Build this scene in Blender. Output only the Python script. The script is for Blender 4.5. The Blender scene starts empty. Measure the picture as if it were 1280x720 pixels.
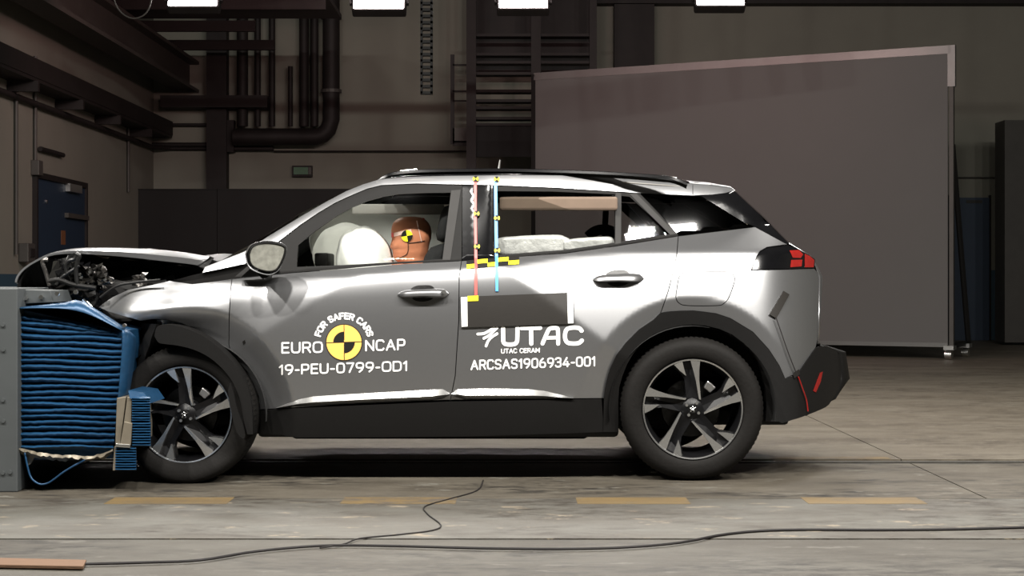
import bpy, bmesh, math, random
from mathutils import Vector, Matrix, geometry
random.seed(7)
C = bpy.context.scene
COL = C.collection
PI = math.pi

# ------------------------------------------------------------------ camera
F = 2096.0            # focal length in pixels (1280 wide)
D = 8.0               # camera to the near flank of the car (plane Y = 0)
ZC = 0.962            # camera height
HY = 350.0            # image row of the horizon
cam_d = bpy.data.cameras.new('camera'); cam = bpy.data.objects.new('camera', cam_d); COL.objects.link(cam)
cam.location = (0, -D, ZC); cam.rotation_euler = (PI/2, 0, 0)
cam_d.sensor_width = 36; cam_d.lens = F*36/1280; cam_d.shift_y = -(360-HY)/1280
cam_d.clip_end = 100
C.camera = cam
# ------------------------------------------------------------------ world, lamps, exposure
w = bpy.data.worlds.new('world'); C.world = w; w.use_nodes = True
w.node_tree.nodes['Background'].inputs[0].default_value = (.5, .47, .45, 1)
w.node_tree.nodes['Background'].inputs[1].default_value = .02
C.view_settings.view_transform = 'Standard'; C.view_settings.look = 'None'
C.view_settings.exposure = 0.0; C.view_settings.gamma = 1.0; C.view_settings.use_curve_mapping = False

def area(loc, aim, power, sx, sy, col=(1, .96, .9)):
    d = bpy.data.lights.new('rig_light', 'AREA'); d.shape = 'RECTANGLE'; d.size = sx; d.size_y = sy
    d.energy = power; d.color = col
    o = bpy.data.objects.new('rig_light', d); COL.objects.link(o); o.location = loc
    o.rotation_euler = (Vector(aim)-Vector(loc)).to_track_quat('-Z', 'Y').to_euler()
    return o
# lamp bank of the crash hall over the camera side and the one above the far side
for x in (-5.2, -3.2, -1.2, .8, 2.5, 4.1, 5.8):
    area((x, -3.75, 5.6), (x*.6, .4, .6), 275, .3, .2)
for x in (-3.6, -1.2, 1.2, 3.6):
    area((x, 4.4, 5.6), (x*.5, 1.8, 0), 190, .95, .55)

# ------------------------------------------------------------------ materials
def newmat(name):
    m = bpy.data.materials.new(name); m.use_nodes = True
    return m, m.node_tree.nodes, m.node_tree.links, m.node_tree.nodes['Principled BSDF']
def srgb(r, g, b):
    f = lambda c: (c/255/12.92) if c <= 10 else ((c/255+.055)/1.055)**2.4
    return (f(r), f(g), f(b), 1)
def mat(name, col, rough=.5, metal=0., noise=.12, scale=12., bump=0., spec=.5, coat=0., stretch=(1, 1, 1)):
    m, N, L, P = newmat(name)
    P.inputs['Roughness'].default_value = rough; P.inputs['Metallic'].default_value = metal
    P.inputs['Specular IOR Level'].default_value = spec
    if coat:
        P.inputs['Coat Weight'].default_value = coat; P.inputs['Coat Roughness'].default_value = .06
    tc = N.new('ShaderNodeTexCoord'); mp = N.new('ShaderNodeMapping'); mp.inputs['Scale'].default_value = stretch
    L.new(tc.outputs['Object'], mp.inputs[0])
    nz = N.new('ShaderNodeTexNoise'); nz.inputs['Scale'].default_value = scale; nz.inputs['Detail'].default_value = 5
    L.new(mp.outputs[0], nz.inputs['Vector'])
    mx = N.new('ShaderNodeMix'); mx.data_type = 'RGBA'
    mx.inputs[6].default_value = tuple(c*(1-noise) for c in col[:3])+(1,)
    mx.inputs[7].default_value = tuple(min(1, c*(1+noise)) for c in col[:3])+(1,)
    L.new(nz.outputs['Fac'], mx.inputs[0]); L.new(mx.outputs[2], P.inputs['Base Color'])
    if bump:
        b = N.new('ShaderNodeBump'); b.inputs['Strength'].default_value = bump; b.inputs['Distance'].default_value = .01
        L.new(nz.outputs['Fac'], b.inputs['Height']); L.new(b.outputs[0], P.inputs['Normal'])
    return m
def glassmat(name, tint, clear, rough=.02):
    m, N, L, P = newmat(name)
    N.remove(P); out = N['Material Output']
    tr = N.new('ShaderNodeBsdfTransparent'); tr.inputs[0].default_value = tint
    gl = N.new('ShaderNodeBsdfGlossy'); gl.inputs['Roughness'].default_value = rough
    fr = N.new('ShaderNodeFresnel'); fr.inputs['IOR'].default_value = clear
    mx = N.new('ShaderNodeMixShader')
    L.new(fr.outputs[0], mx.inputs[0]); L.new(tr.outputs[0], mx.inputs[1]); L.new(gl.outputs[0], mx.inputs[2])
    L.new(mx.outputs[0], out.inputs[0]); return m
def emis(name, col, s):
    m, N, L, P = newmat(name)
    P.inputs['Base Color'].default_value = col; P.inputs['Emission Color'].default_value = col
    P.inputs['Emission Strength'].default_value = s; return m

M = {}
M['paint'] = mat('silver_paint', (.285, .288, .295, 1), .33, .85, .03, 60, coat=.25)
M['black_plastic'] = mat('black_plastic', (.0065, .0062, .006, 1), .55, 0, .2, 80, spec=.16)
M['dark_trim'] = mat('satin_trim', (.010, .0096, .0092, 1), .55, 0, .15, 40, spec=.12)
M['grey_trim'] = mat('grey_trim', (.032, .031, .030, 1), .6, 0, .1, 30, spec=.2)
M['gloss_black'] = mat('gloss_black', (.004, .004, .0045, 1), .1, 0, .2, 30)
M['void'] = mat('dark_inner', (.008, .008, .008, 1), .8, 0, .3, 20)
M['chrome'] = mat('chrome', (.82, .82, .8, 1), .12, 1, .05, 20)
M['satin_metal'] = mat('satin_metal', (.45, .45, .44, 1), .3, .9, .08, 20)
M['dark_metal'] = mat('dark_metal', (.03, .03, .03, 1), .35, .8, .3, 30, .3)
M['crushed'] = mat('crushed_metal', (.09, .085, .08, 1), .3, .85, .5, 25, .5)
M['rubber'] = mat('tyre_rubber', (.0075, .0068, .0062, 1), .7, 0, .2, 60, .15, spec=.15)
M['spoke_face'] = mat('machined_alloy', (.62, .62, .61, 1), .22, .9, .05, 30)
M['spoke_black'] = mat('black_alloy', (.005, .005, .0055, 1), .35, 0, .2, 20, spec=.18)
M['glass'] = glassmat('window_glass', (.86, .88, .86, 1), 1.3)
M['glass_tint'] = glassmat('rear_glass', (.74, .75, .74, 1), 1.3)
M['glass_dark'] = glassmat('privacy_glass', (.03, .03, .03, 1), 1.5)
M['screen_glass'] = mat('cracked_windscreen', (.42, .44, .42, 1), .35, 0, .25, 30, .4)
M['white'] = mat('white_vinyl', (.86, .86, .85, 1), .5, 0, .02, 20)
M['black_vinyl'] = mat('black_vinyl', (.012, .011, .01, 1), .5, 0, .1, 20, spec=.25)
M['ncap_yellow'] = mat('orange_yellow_vinyl', (.86, .50, .11, 1), .5, 0, .03, 20)
M['yellow'] = mat('yellow_tape', (.9, .80, .02, 1), .5, 0, .04, 20)
M['red_tape'] = mat('red_tape', (.72, .10, .09, 1), .4, 0, .1, 20)
M['blue_tape'] = mat('blue_tape', (.10, .38, .85, 1), .4, 0, .1, 20)
M['plate'] = mat('dark_board', (.012, .010, .008, 1), .6, 0, .35, 30, 0, .4, 0, (1, 1, 14))
M['red_lens'] = mat('red_lens', (.22, .012, .01, 1), .15, 0, .3, 30)
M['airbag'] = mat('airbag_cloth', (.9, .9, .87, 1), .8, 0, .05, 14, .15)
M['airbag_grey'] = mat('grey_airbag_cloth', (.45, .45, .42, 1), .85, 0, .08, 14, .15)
M['foil'] = mat('airbag_foil', (.78, .78, .76, 1), .4, .2, .2, 22, .9)
M['liner'] = mat('headliner', (.30, .29, .27, 1), .9, 0, .06, 60)
M['seat'] = mat('seat_cloth', (.015, .015, .016, 1), .85, 0, .2, 60, .2, spec=.25)
M['skin'] = mat('dummy_vinyl', (.56, .21, .11, 1), .5, 0, .12, 14, .06)
M['shirt'] = mat('dummy_shirt', (.20, .20, .20, 1), .85, 0, .1, 40)
M['tape_pink'] = mat('pale_tape', (.8, .55, .48, 1), .6, 0, .1, 20)
M['green_paint'] = mat('green_chalk', (.03, .30, .08, 1), .7, 0, .2, 20)
M['blue'] = mat('barrier_blue', (0.0080, 0.0464, 0.1080, 1), .38, .25, .35, 18, .15, .5, 0, (.5, 1, 3))
M['tan'] = mat('barrier_tan', (.20, .175, .135, 1), .45, .5, .2, 20, .1)
M['block'] = mat('barrier_block_paint', (0.0562, 0.0622, 0.0638, 1), .55, .2, .2, 5, .08)
M['bolt'] = mat('bolt_steel', (.75, .75, .73, 1), .25, 1, .1, 30)
M['yellow_line'] = None
M['cable'] = mat('cable_rubber', (.015, .013, .013, 1), .6, 0, .2, 30, spec=.25)
M['wood'] = mat('plank_wood', (.13, .075, .045, 1), .7, 0, .3, 20, .1, .3, 0, (1, 12, 12))
M['wall'] = mat('wall_paint', (.150, .147, .121, 1), .85, 0, .14, 1.4, .05)
M['dado'] = mat('dado_blue', (.02, .05, .075, 1), .6, 0, .12, 2)
M['door_blue'] = mat('door_paint', (.007, .02, .042, 1), .6, 0, .15, 3)
M['steel_dark'] = mat('hall_steel', (.016, .013, .0125, 1), .6, .2, .3, 6, spec=.22)
M['steel_grey'] = mat('hall_steel_grey', (.05, .046, .041, 1), .6, .2, .25, 6)
M['ceiling'] = mat('ceiling_paint', (.022, .02, .018, 1), .9, 0, .2, 2)
M['screen'] = mat('backdrop_sheet', (.084, .082, .079, 1), .8, 0, .03, 3)
M['alu'] = mat('backdrop_frame', (.14, .14, .135, 1), .4, .5, .1, 8)
M['black_board'] = mat('black_board', (.006, .0052, .005, 1), .85, 0, .2, 4)
M['rail'] = mat('rail_steel', (.09, .085, .075, 1), .45, .6, .4, 20, .2)
M['exit'] = mat('exit_green', (.02, .09, .035, 1), .5, 0, .2, 20)
M['lamp_glow'] = emis('lamp_glow', (1, .90, .90, 1), 40)
M['orange_paper'] = mat('orange_paper', (.13, .05, .016, 1), .7, 0, .3, 30)

def concrete(name, a, b, dark, peel, seed):
    m, N, L, P = newmat(name)
    tc = N.new('ShaderNodeTexCoord'); mp = N.new('ShaderNodeMapping')
    mp.inputs['Scale'].default_value = (.85, 2.0, 1); mp.inputs['Location'].default_value = (seed, seed*.7, 0)
    L.new(tc.outputs['Object'], mp.inputs[0])
    def noise(s, det, rough=.6):
        n = N.new('ShaderNodeTexNoise'); n.inputs['Scale'].default_value = s; n.inputs['Detail'].default_value = det
        n.inputs['Roughness'].default_value = rough; L.new(mp.outputs[0], n.inputs['Vector']); return n
    def ramp(n, p0, p1):
        r = N.new('ShaderNodeMapRange'); r.inputs[1].default_value = p0; r.inputs[2].default_value = p1
        L.new(n.outputs['Fac'], r.inputs[0]); return r
    def mix(fac, A, Bc):
        x = N.new('ShaderNodeMix'); x.data_type = 'RGBA'; L.new(fac.outputs[0], x.inputs[0])
        if isinstance(A, tuple): x.inputs[6].default_value = A
        else: L.new(A.outputs[2], x.inputs[6])
        x.inputs[7].default_value = Bc; return x
    n1 = noise(1.5, 9, .74); base = mix(ramp(n1, .38, .62), a, b)
    n2 = noise(6.5, 10, .75); n5 = noise(.9, 6, .6); mm = N.new('ShaderNodeMath'); mm.operation = 'MULTIPLY'; L.new(ramp(n2, .46, .60).outputs[0], mm.inputs[0]); L.new(ramp(n5, .42, .58).outputs[0], mm.inputs[1]); d = mix(mm, base, dark)
    n3 = noise(4.3, 8, .7); p = mix(ramp(n3, .60, .63), d, peel)
    n4 = noise(55, 4); g = N.new('ShaderNodeMix'); g.data_type = 'RGBA'; g.blend_type = 'MULTIPLY'
    g.inputs[0].default_value = .45; L.new(p.outputs[2], g.inputs[6]); L.new(n4.outputs['Fac'], g.inputs[7])
    g2 = N.new('ShaderNodeMix'); g2.data_type = 'RGBA'; g2.blend_type = 'MULTIPLY'; g2.inputs[0].default_value = 1
    L.new(g.outputs[2], g2.inputs[6]); g2.inputs[7].default_value = (1.25, 1.25, 1.25, 1)
    L.new(g2.outputs[2], P.inputs['Base Color'])
    P.inputs['Roughness'].default_value = .5; P.inputs['Specular IOR Level'].default_value = .35
    bp = N.new('ShaderNodeBump'); bp.inputs['Strength'].default_value = .25; bp.inputs['Distance'].default_value = .006
    L.new(n2.outputs['Fac'], bp.inputs['Height']); L.new(bp.outputs[0], P.inputs['Normal'])
    return m
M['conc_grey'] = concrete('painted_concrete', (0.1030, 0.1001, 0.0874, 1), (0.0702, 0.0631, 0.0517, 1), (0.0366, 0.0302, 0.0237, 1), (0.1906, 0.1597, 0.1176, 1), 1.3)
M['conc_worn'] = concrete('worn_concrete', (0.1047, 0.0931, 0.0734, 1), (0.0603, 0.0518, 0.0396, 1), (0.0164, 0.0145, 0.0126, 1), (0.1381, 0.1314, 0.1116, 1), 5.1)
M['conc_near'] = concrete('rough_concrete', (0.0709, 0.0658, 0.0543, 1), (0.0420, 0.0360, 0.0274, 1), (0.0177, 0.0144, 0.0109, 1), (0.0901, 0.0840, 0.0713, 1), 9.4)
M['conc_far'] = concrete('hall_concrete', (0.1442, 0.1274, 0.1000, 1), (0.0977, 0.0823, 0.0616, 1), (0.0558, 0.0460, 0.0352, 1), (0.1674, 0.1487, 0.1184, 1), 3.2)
M['yellow_line'] = concrete('yellow_floor_paint', (0.1636, 0.1117, 0.0463, 1), (0.1212, 0.0881, 0.0463, 1), (0.0728, 0.0643, 0.0556, 1), (0.1334, 0.1151, 0.0835, 1), 2.2)

# ------------------------------------------------------------------ object helpers
def link(name, me, m=None, parent=None, smooth=False):
    o = bpy.data.objects.new(name, me); COL.objects.link(o)
    if m is not None and not me.materials: me.materials.append(m)
    if parent is not None: o.parent = parent
    if smooth:
        for p in me.polygons: p.use_smooth = True
    return o
def tag(o, label=None, cat=None, group=None, kind=None):
    if label: o['label'] = label
    if cat: o['category'] = cat
    if group: o['group'] = group
    if kind: o['kind'] = kind
    return o
def thing(name, label, cat, loc=(0, 0, 0), group=None):
    o = bpy.data.objects.new(name, None); COL.objects.link(o); o.location = loc
    o.empty_display_size = .1
    return tag(o, label, cat, group)
class MB:
    def __init__(s): s.v = []; s.f = []
    def add(s, vs, fs):
        n = len(s.v); s.v += [tuple(v) for v in vs]; s.f += [tuple(i+n for i in f) for f in fs]; return s
    def box(s, a, b):
        (x0, y0, z0), (x1, y1, z1) = a, b
        return s.add([(x0, y0, z0), (x1, y0, z0), (x1, y1, z0), (x0, y1, z0), (x0, y0, z1), (x1, y0, z1), (x1, y1, z1), (x0, y1, z1)],
                     [(0, 3, 2, 1), (4, 5, 6, 7), (0, 1, 5, 4), (1, 2, 6, 5), (2, 3, 7, 6), (3, 0, 4, 7)])
    def hexa(s, q, dy):          # a quad of 4 points pushed back by vector dy
        q = [Vector(p) for p in q]; r = [p+Vector(dy) for p in q]
        return s.add(q+r, [(0, 1, 2, 3), (7, 6, 5, 4), (0, 4, 5, 1), (1, 5, 6, 2), (2, 6, 7, 3), (3, 7, 4, 0)])
    def tube(s, pts, r, n=10, cap=True):
        pts = [Vector(p) for p in pts]; rs = r if isinstance(r, (list, tuple)) else [r]*len(pts)
        vs = []; prev = None
        for i, p in enumerate(pts):
            t = (pts[min(i+1, len(pts)-1)]-pts[max(i-1, 0)]).normalized()
            if prev is None:
                a = Vector((0, 0, 1)) if abs(t.z) < .9 else Vector((1, 0, 0)); u = t.cross(a).normalized()
            else:
                u = (prev-t*prev.dot(t)).normalized()
            prev = u; v = t.cross(u)
            vs += [p+(u*math.cos(2*PI*k/n)+v*math.sin(2*PI*k/n))*rs[i] for k in range(n)]
        fs = [(i*n+k, i*n+(k+1) % n, (i+1)*n+(k+1) % n, (i+1)*n+k) for i in range(len(pts)-1) for k in range(n)]
        if cap: fs += [tuple(range(n))[::-1], tuple((len(pts)-1)*n+k for k in range(n))]
        return s.add(vs, fs)
    def lathe(s, prof, c, n=48, closed=False):   # prof: (radius, y) revolved about the Y axis through c
        m = len(prof)
        vs = [(c[0]+r*math.cos(2*PI*k/n), c[1]+y, c[2]+r*math.sin(2*PI*k/n)) for k in range(n) for r, y in prof]
        fs = [(k*m+i, ((k+1) % n)*m+i, ((k+1) % n)*m+(i+1) % m, k*m+(i+1) % m) for k in range(n) for i in range(m if closed else m-1)]
        return s.add(vs, fs)
    def grid(s, rows):
        n = len(rows[0]); return s.add([p for r in rows for p in r],
            [(i*n+j, i*n+j+1, (i+1)*n+j+1, (i+1)*n+j) for i in range(len(rows)-1) for j in range(n-1)])
    def build(s, name, m, parent=None, smooth=False, bevel=0, kind=None, fix=True):
        me = bpy.data.meshes.new(name); me.from_pydata(s.v, [], s.f); me.update()
        if fix or bevel:
            bm = bmesh.new(); bm.from_mesh(me)
            if fix: bmesh.ops.recalc_face_normals(bm, faces=bm.faces)
            if bevel:
                bmesh.ops.bevel(bm, geom=[e for e in bm.edges if e.calc_face_angle(0) > .6], offset=bevel, segments=2, affect='EDGES', profile=.5)
            bm.to_mesh(me); bm.free()
        if smooth: me.shade_smooth()
        o = link(name, me, m, parent)
        if smooth and smooth != 'all':
            me.set_sharp_from_angle(angle=math.radians(smooth if isinstance(smooth, (int, float)) and smooth > 1 else 40))
        if kind: o['kind'] = kind
        return o
def wp(px, py, Y):
    k = (D+Y)/F
    return Vector(((px-640)*k, Y, ZC+(HY-py)*k))
def lerp(t, x):
    if x <= t[0][0]: return t[0][1]
    for (a, b), (c, d) in zip(t, t[1:]):
        if x <= c: return b+(d-b)*(x-a)/(c-a)
    return t[-1][1]
def cr(pts, n=6):       # Catmull-Rom through the points
    out = []
    P = [pts[0]]+list(pts)+[pts[-1]]
    for i in range(1, len(P)-2):
        for k in range(n):
            t = k/n; r = []
            for c in range(len(pts[0])):
                a, b, d, e = P[i-1][c], P[i][c], P[i+1][c], P[i+2][c]
                r.append(.5*(2*b+(d-a)*t+(2*a-5*b+4*d-e)*t*t+(3*b-a-3*d+e)*t**3))
            out.append(tuple(r))
    out.append(tuple(pts[-1])); return out

# ------------------------------------------------------------------ the hall
XL, YB, XR, ZT, YF = -5.73, 18.8, 11.5, 6.6, -12.0
def wl(px, py):           # a point on the left wall seen at that pixel
    d = F*(-XL)/(640-px); return Vector((XL, d-D, ZC+(HY-py)*d/F))
wall = MB().box((XL-.3, YF, 0), (XL, YB+.3, ZT)).build('wall_left', M['wall']); wall['kind'] = 'structure'
wallb = MB().box((XL, YB, 0), (XR, YB+.3, ZT)).build('wall_back', M['wall']); wallb['kind'] = 'structure'
o = MB().box((XR, YF, 0), (XR+.3, YB+.3, ZT)).build('wall_right', M['wall']); o['kind'] = 'structure'
o = MB().box((XL-.3, YF-.3, 0), (XR+.3, YF, ZT)).build('wall_front', M['wall']); o['kind'] = 'structure'
o = MB().box((XL-.3, YF-.3, ZT), (XR+.3, YB+.3, ZT+.2)).build('ceiling', M['ceiling']); o['kind'] = 'structure'
# blue painted base of the walls
o = MB().box((XL, YF, 0), (XL+.006, YB, 1.03)).build('trim_1', M['dado']); o['kind'] = 'structure'
o = MB().box((XL, YB-.006, 0), (XR, YB, 1.12)).build('trim_2', M['dado']); o['kind'] = 'structure'

# floor: slabs with recessed joints
floor = MB().box((XL, YF, -.25), (XR, YB, -.02)).build('floor', M['void']); floor['kind'] = 'structure'
g = .004
def slab(x0, x1, y0, y1, m, top=0.0):
    MB().box((x0+g, y0+g, -.02), (x1-g, y1-g, top)).build('floor_slab', m, floor)
yj = [YF, -1.76, -.62, .84, .97, 5.6, 10.2, 14.6, YB]
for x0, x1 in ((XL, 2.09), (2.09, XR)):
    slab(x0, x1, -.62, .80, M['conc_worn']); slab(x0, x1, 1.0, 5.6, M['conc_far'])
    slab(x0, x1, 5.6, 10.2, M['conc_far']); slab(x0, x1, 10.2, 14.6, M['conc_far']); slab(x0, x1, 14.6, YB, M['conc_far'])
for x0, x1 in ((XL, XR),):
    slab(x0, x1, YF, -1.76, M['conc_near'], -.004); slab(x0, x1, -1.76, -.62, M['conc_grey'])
MB().box((XL, .885, -.02), (XR, .94, -.002)).build('guide_rail', M['rail'], floor)
for a, b in ((135, 287), (427, 570), (721, 861), (1007, 1154)):
    k = (D-.72)/F
    x0, x1 = (a-640)*k, (b-640)*k
    MB().box((x0, -.80, 0), (x1, -.585, .0012)).build('yellow_dash', M['yellow_line'], floor)
k = (D+1.0)/F
MB().box((290*k, 1.005, 0), (474*k, 1.10, .0012)).build('yellow_dash', M['yellow_line'], floor)

# left wall fittings
d1 = thing('door_1', 'blue steel door in the grey wall on the left', 'door'); del d1['category']; d1['kind'] = 'structure'
a, b = wl(42, 217), wl(103, 232)
MB().box((XL, a.y, 0), (XL+.03, b.y, a.z-.05)).build('door_leaf', M['door_blue'], d1)
MB().box((XL, a.y-.06, 0), (XL+.06, a.y, a.z+.02)).box((XL, b.y, 0), (XL+.06, b.y+.06, a.z+.02)).box((XL, a.y, a.z-.05), (XL+.06, b.y, a.z+.02)).build('door_frame', M['steel_dark'], d1)
p = wl(88, 236); MB().box((XL+.03, p.y-.35, p.z-.05), (XL+.09, p.y+.25, p.z+.05)).build('door_closer', M['satin_metal'], d1)
p = wl(76, 297); MB().box((XL+.03, p.y-.1, p.z-.09), (XL+.034, p.y+.1, p.z+.09)).build('notice', M['orange_paper'], d1)
p = wl(92, 271); MB().box((XL+.03, p.y-.55, p.z-.03), (XL+.08, p.y+.5, p.z+.03)).build('push_bar', M['steel_grey'], d1)
p = wl(54, 252); MB().tube([(XL+.03, p.y, p.z), (XL+.05, p.y, p.z)], .025, 10).build('door_viewer', M['bolt'], d1)

def run(name, label, cat, pts, r, m, n=10, group=None):
    o = MB().tube(pts, r, n).build(name, m, smooth=True); return tag(o, label, cat, group)
for px, y0, y1, lb in ((17, 92, 318, 'thin pale conduit running down the left wall to a switch box'),
                       (41, 70, 205, 'short pale conduit dropping to the small box above the blue door'),
                       (158, 128, 240, 'faint pale conduit on the left wall near the corner')):
    a, b = wl(px, y0), wl(px, y1)
    run('conduit', lb, 'conduit', [(XL+.03, a.y, a.z), (XL+.03, a.y, b.z)], .022, M['steel_grey'])
s = thing('switch_box', 'small grey switch box at the foot of the left wall conduit', 'switch box')
p = wl(27, 316); MB().box((XL, p.y-.14, p.z-.11), (XL+.12, p.y+.14, p.z+.11)).build('box_body', M['steel_grey'], s, bevel=.01)
MB().box((XL+.12, p.y-.08, p.z-.05), (XL+.135, p.y+.08, p.z+.05)).build('box_cover', M['steel_dark'], s)
p = wl(41, 210); o = MB().box((XL, p.y-.09, p.z-.09), (XL+.1, p.y+.09, p.z+.09)).build('junction_box', M['steel_grey'], bevel=.01); tag(o, 'small pale junction box above the corner of the blue door', 'junction box')
a, b = wl(46, 186), wl(75, 191); run('door_rail', 'short dark rod fixed on the left wall above the blue door', 'rod', [(XL+.04, a.y, a.z), (XL+.04, b.y, a.z)], .03, M['steel_dark'])
# cable tray, girder, pipe along the left wall
a, b = wl(-80, 20), wl(189, 155)
ct = thing('cable_tray', 'dark cable tray running along the left wall below the girder', 'cable tray')
MB().box((XL+.02, 3, 3.22), (XL+.32, YB-.1, 3.26)).build('tray_bed', M['steel_dark'], ct)
MB().box((XL+.30, 3, 3.26), (XL+.33, YB-.1, 3.48)).build('tray_side', M['steel_dark'], ct)
for i in range(4): MB().tube([(XL+.08+i*.06, 3, 3.30), (XL+.08+i*.06, YB-.15, 3.30)], .025, 6).build('cable', M['cable'], ct)
for i in range(7): MB().box((XL+.01, 5+i*2, 3.1), (XL+.36, 5.06+i*2, 3.22)).build('tray_bracket', M['steel_dark'], ct)
run('pipe', 'long dark pipe along the left wall under the cable tray', 'pipe', [(XL+.06, 3, 3.06), (XL+.06, YB-.35, 3.06), (XL+.3, YB-.06, 3.06), (-3.9, YB-.06, 3.06)], .035, M['steel_dark'])
gd = thing('roof_girder', 'long steel girder under the roof along the left side', 'girder')
MB().box((-5.35, 2, 3.95), (-5.0, YB, 4.0)).build('girder_flange', M['steel_grey'], gd)
MB().box((-5.2, 2, 4.0), (-5.15, YB, 4.4)).build('girder_web', M['steel_grey'], gd)
MB().box((-5.35, 2, 4.4), (-5.0, YB, 4.45)).build('girder_flange', M['steel_grey'], gd)
for i in range(7):
    y = 6.0+i*1.9
    o = MB().box((XL, y, 4.45), (-2.4 if y < 14 else -3.6, y+.09, 4.6)).build('roof_joist', M['steel_dark'])
    tag(o, 'steel joist over the left roof girder, '+('farthest back, against the wall', 'second from the back wall', 'third from the back wall', 'fourth from the back wall', 'third from the near end', 'second from the near end', 'nearest the camera')[6-i], 'joist', 'steel joists under the dark left roof')
o = MB().box((XL, 4, 4.64), (-2.4, YB-3.2, 4.7)).build('ceiling_deck', M['ceiling']); o['kind'] = 'structure'; o['label'] = 'dark deck above the left joists'

# back wall: pilasters, pipes, duct
def bx(name, m, x0, y0, x1, y1, Y, dep, parent=None, bevel=0):
    p, q = wp(x0, y1, Y), wp(x1, y0, Y)
    return MB().box((p.x, Y, p.z), (q.x, Y+dep, q.z)).build(name, m, parent, bevel=bevel)
bx('trim_3', M['steel_dark'], 258, -20, 283, 236, YB-.25, .25)['kind'] = 'structure'
bx('trim_4', M['steel_dark'], 768, 5, 818, 120, YB-.3, .3)['kind'] = 'structure'
tag(bx('pilaster', M['steel_grey'], 1256, 150, 1300, 428, YB-2.0, .5), 'dark grey upright pillar at the right edge of the hall', 'pillar')
vp = [(303, 0, 158, 7), (322, 0, 158, 4), (340, 0, 158, 4), (363, 108, 158, 3), (380, 0, 158, 6), (393, 0, 158, 5)]
names = ['widest dark pipe beside the pillar', 'thin dark pipe second from the pillar', 'thin dark pipe third from the pillar',
         'short thin pipe left of the two thick pipes', 'thick dark pipe left of the duct riser', 'thick dark pipe touching the duct riser']
for (x, y0, y1, hw), nm in zip(vp, names):
    a, b = wp(x, y0-25, YB-.2), wp(x, y1, YB-.2)
    run('pipe', nm+' on the back wall', 'pipe', [a, b], hw*(D+YB)/F, M['steel_dark'], 12)
du = thing('duct', 'large dark L shaped duct bending off the back wall at the left', 'duct')
r = .135
a = wp(414, -25, YB-.3); b = wp(414, 150, YB-.3); c = wp(396, 171, YB-.3); d = wp(292, 171, YB-.3)
MB().tube([a, b, wp(410, 162, YB-.3), wp(404, 168, YB-.3), c, d], r, 16).build('duct_tube', M['steel_dark'], du, smooth=True)
for y in (20, 112): MB().tube([wp(414, y, YB-.3), wp(414, y+4, YB-.3)], r+.03, 16).build('duct_collar', M['steel_grey'], du)
for y, x0, x1, hw, lb in ((156, 193, 288, 2, 'upper thin pipe along the back wall left of the duct'), (181, 172, 282, 3, 'lower dark pipe along the back wall left of the duct'),
                       (186, 280, 342, 3, 'short dark pipe under the duct elbow'), (189, 342, 585, 1, 'long thin conduit across the back wall behind the car roof')):
    run('pipe', lb, 'pipe', [wp(x0, y, YB-.1), wp(x1, y, YB-.1)], hw*(D+YB)/F, M['steel_dark'])
run('pipe', 'dark downpipe in the back corner beside the blue door', 'pipe', [wp(173, 172, YB-.15), wp(173, 300, YB-.15)], .05, M['steel_dark'])
tag(bx('junction_box', M['steel_dark'], 278, 150, 292, 190, YB-.2, .2), 'dark box where the pipes meet beside the duct', 'junction box')
tag(bx('wall_bracket', M['steel_dark'], 200, 119, 334, 134, YB-.5, .5), 'dark bracket shelf across the back wall above the duct', 'bracket')
es = thing('exit_sign', 'small dim green exit sign on the back wall above the black boards', 'sign')
bx('sign_box', M['steel_dark'], 365, 207, 390, 221, YB-.09, .09, es); bx('sign_panel', M['exit'], 367, 209, 385, 218, YB-.1, .01, es)
bx('sign_panel', M['steel_grey'], 385.5, 209, 389, 218, YB-.1, .01, es)
for x0, x1, lb in ((118, 271, 'black standing board at the left in front of the back wall'), (271.7, 440, 'black standing board behind the car windscreen')):
    t = thing('black_board', lb, 'board', (0, 0, 0))
    bx('board_sheet', M['black_board'], x0, 236, x1, 425, YB-1.1, .05, t)
    bx('board_frame', M['dark_trim'], x0, 236, x1, 238, YB-1.11, .05, t)
    for x in (x0+8, x1-16): bx('board_foot', M['dark_trim'], x, 425, x+8, 432, YB-1.4, .6, t)

# steel stair tower in the middle of the back wall
st = thing('stair_tower', 'dark steel stair tower against the back wall behind the car roof', 'stair tower')
for x0, x1 in ((583, 595), (664, 676), (737, 746)):
    bx('post', M['steel_dark'], x0, -25, x1, 235 if x0 < 700 else 95, YB-1.6, .12, st)
bx('post', M['steel_dark'], 563, 68, 568, 180, YB-1.0, .06, st); bx('post', M['steel_dark'], 566, 176, 586, 182, YB-1.0, .06, st)
for y, x1 in ((42, 742), (66, 742), (76, 742), (90, 668), (112, 668), (124, 668), (133, 668), (146, 668), (154, 668)):
    bx('stair_tread', M['steel_dark'], 592, y, x1, y+3.4, YB-1.55, .3, st)
for y in (80, 113, 125): bx('handrail', M['steel_dark'], 566, y, 586, y+2, YB-1.0, .05, st)
bx('landing_plate', M['dark_trim'], 592, 158, 668, 176, YB-1.5, .05, st); bx('landing_plate', M['black_board'], 592, 176, 668, 196, YB-1.52, .05, st)
bx('stair_back', M['steel_dark'], 592, -25, 742, 90, YB-.7, .05, st)
bx('kick_panel', M['steel_grey'], 566, 160, 584, 178, YB-1.0, .05, st)

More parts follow.
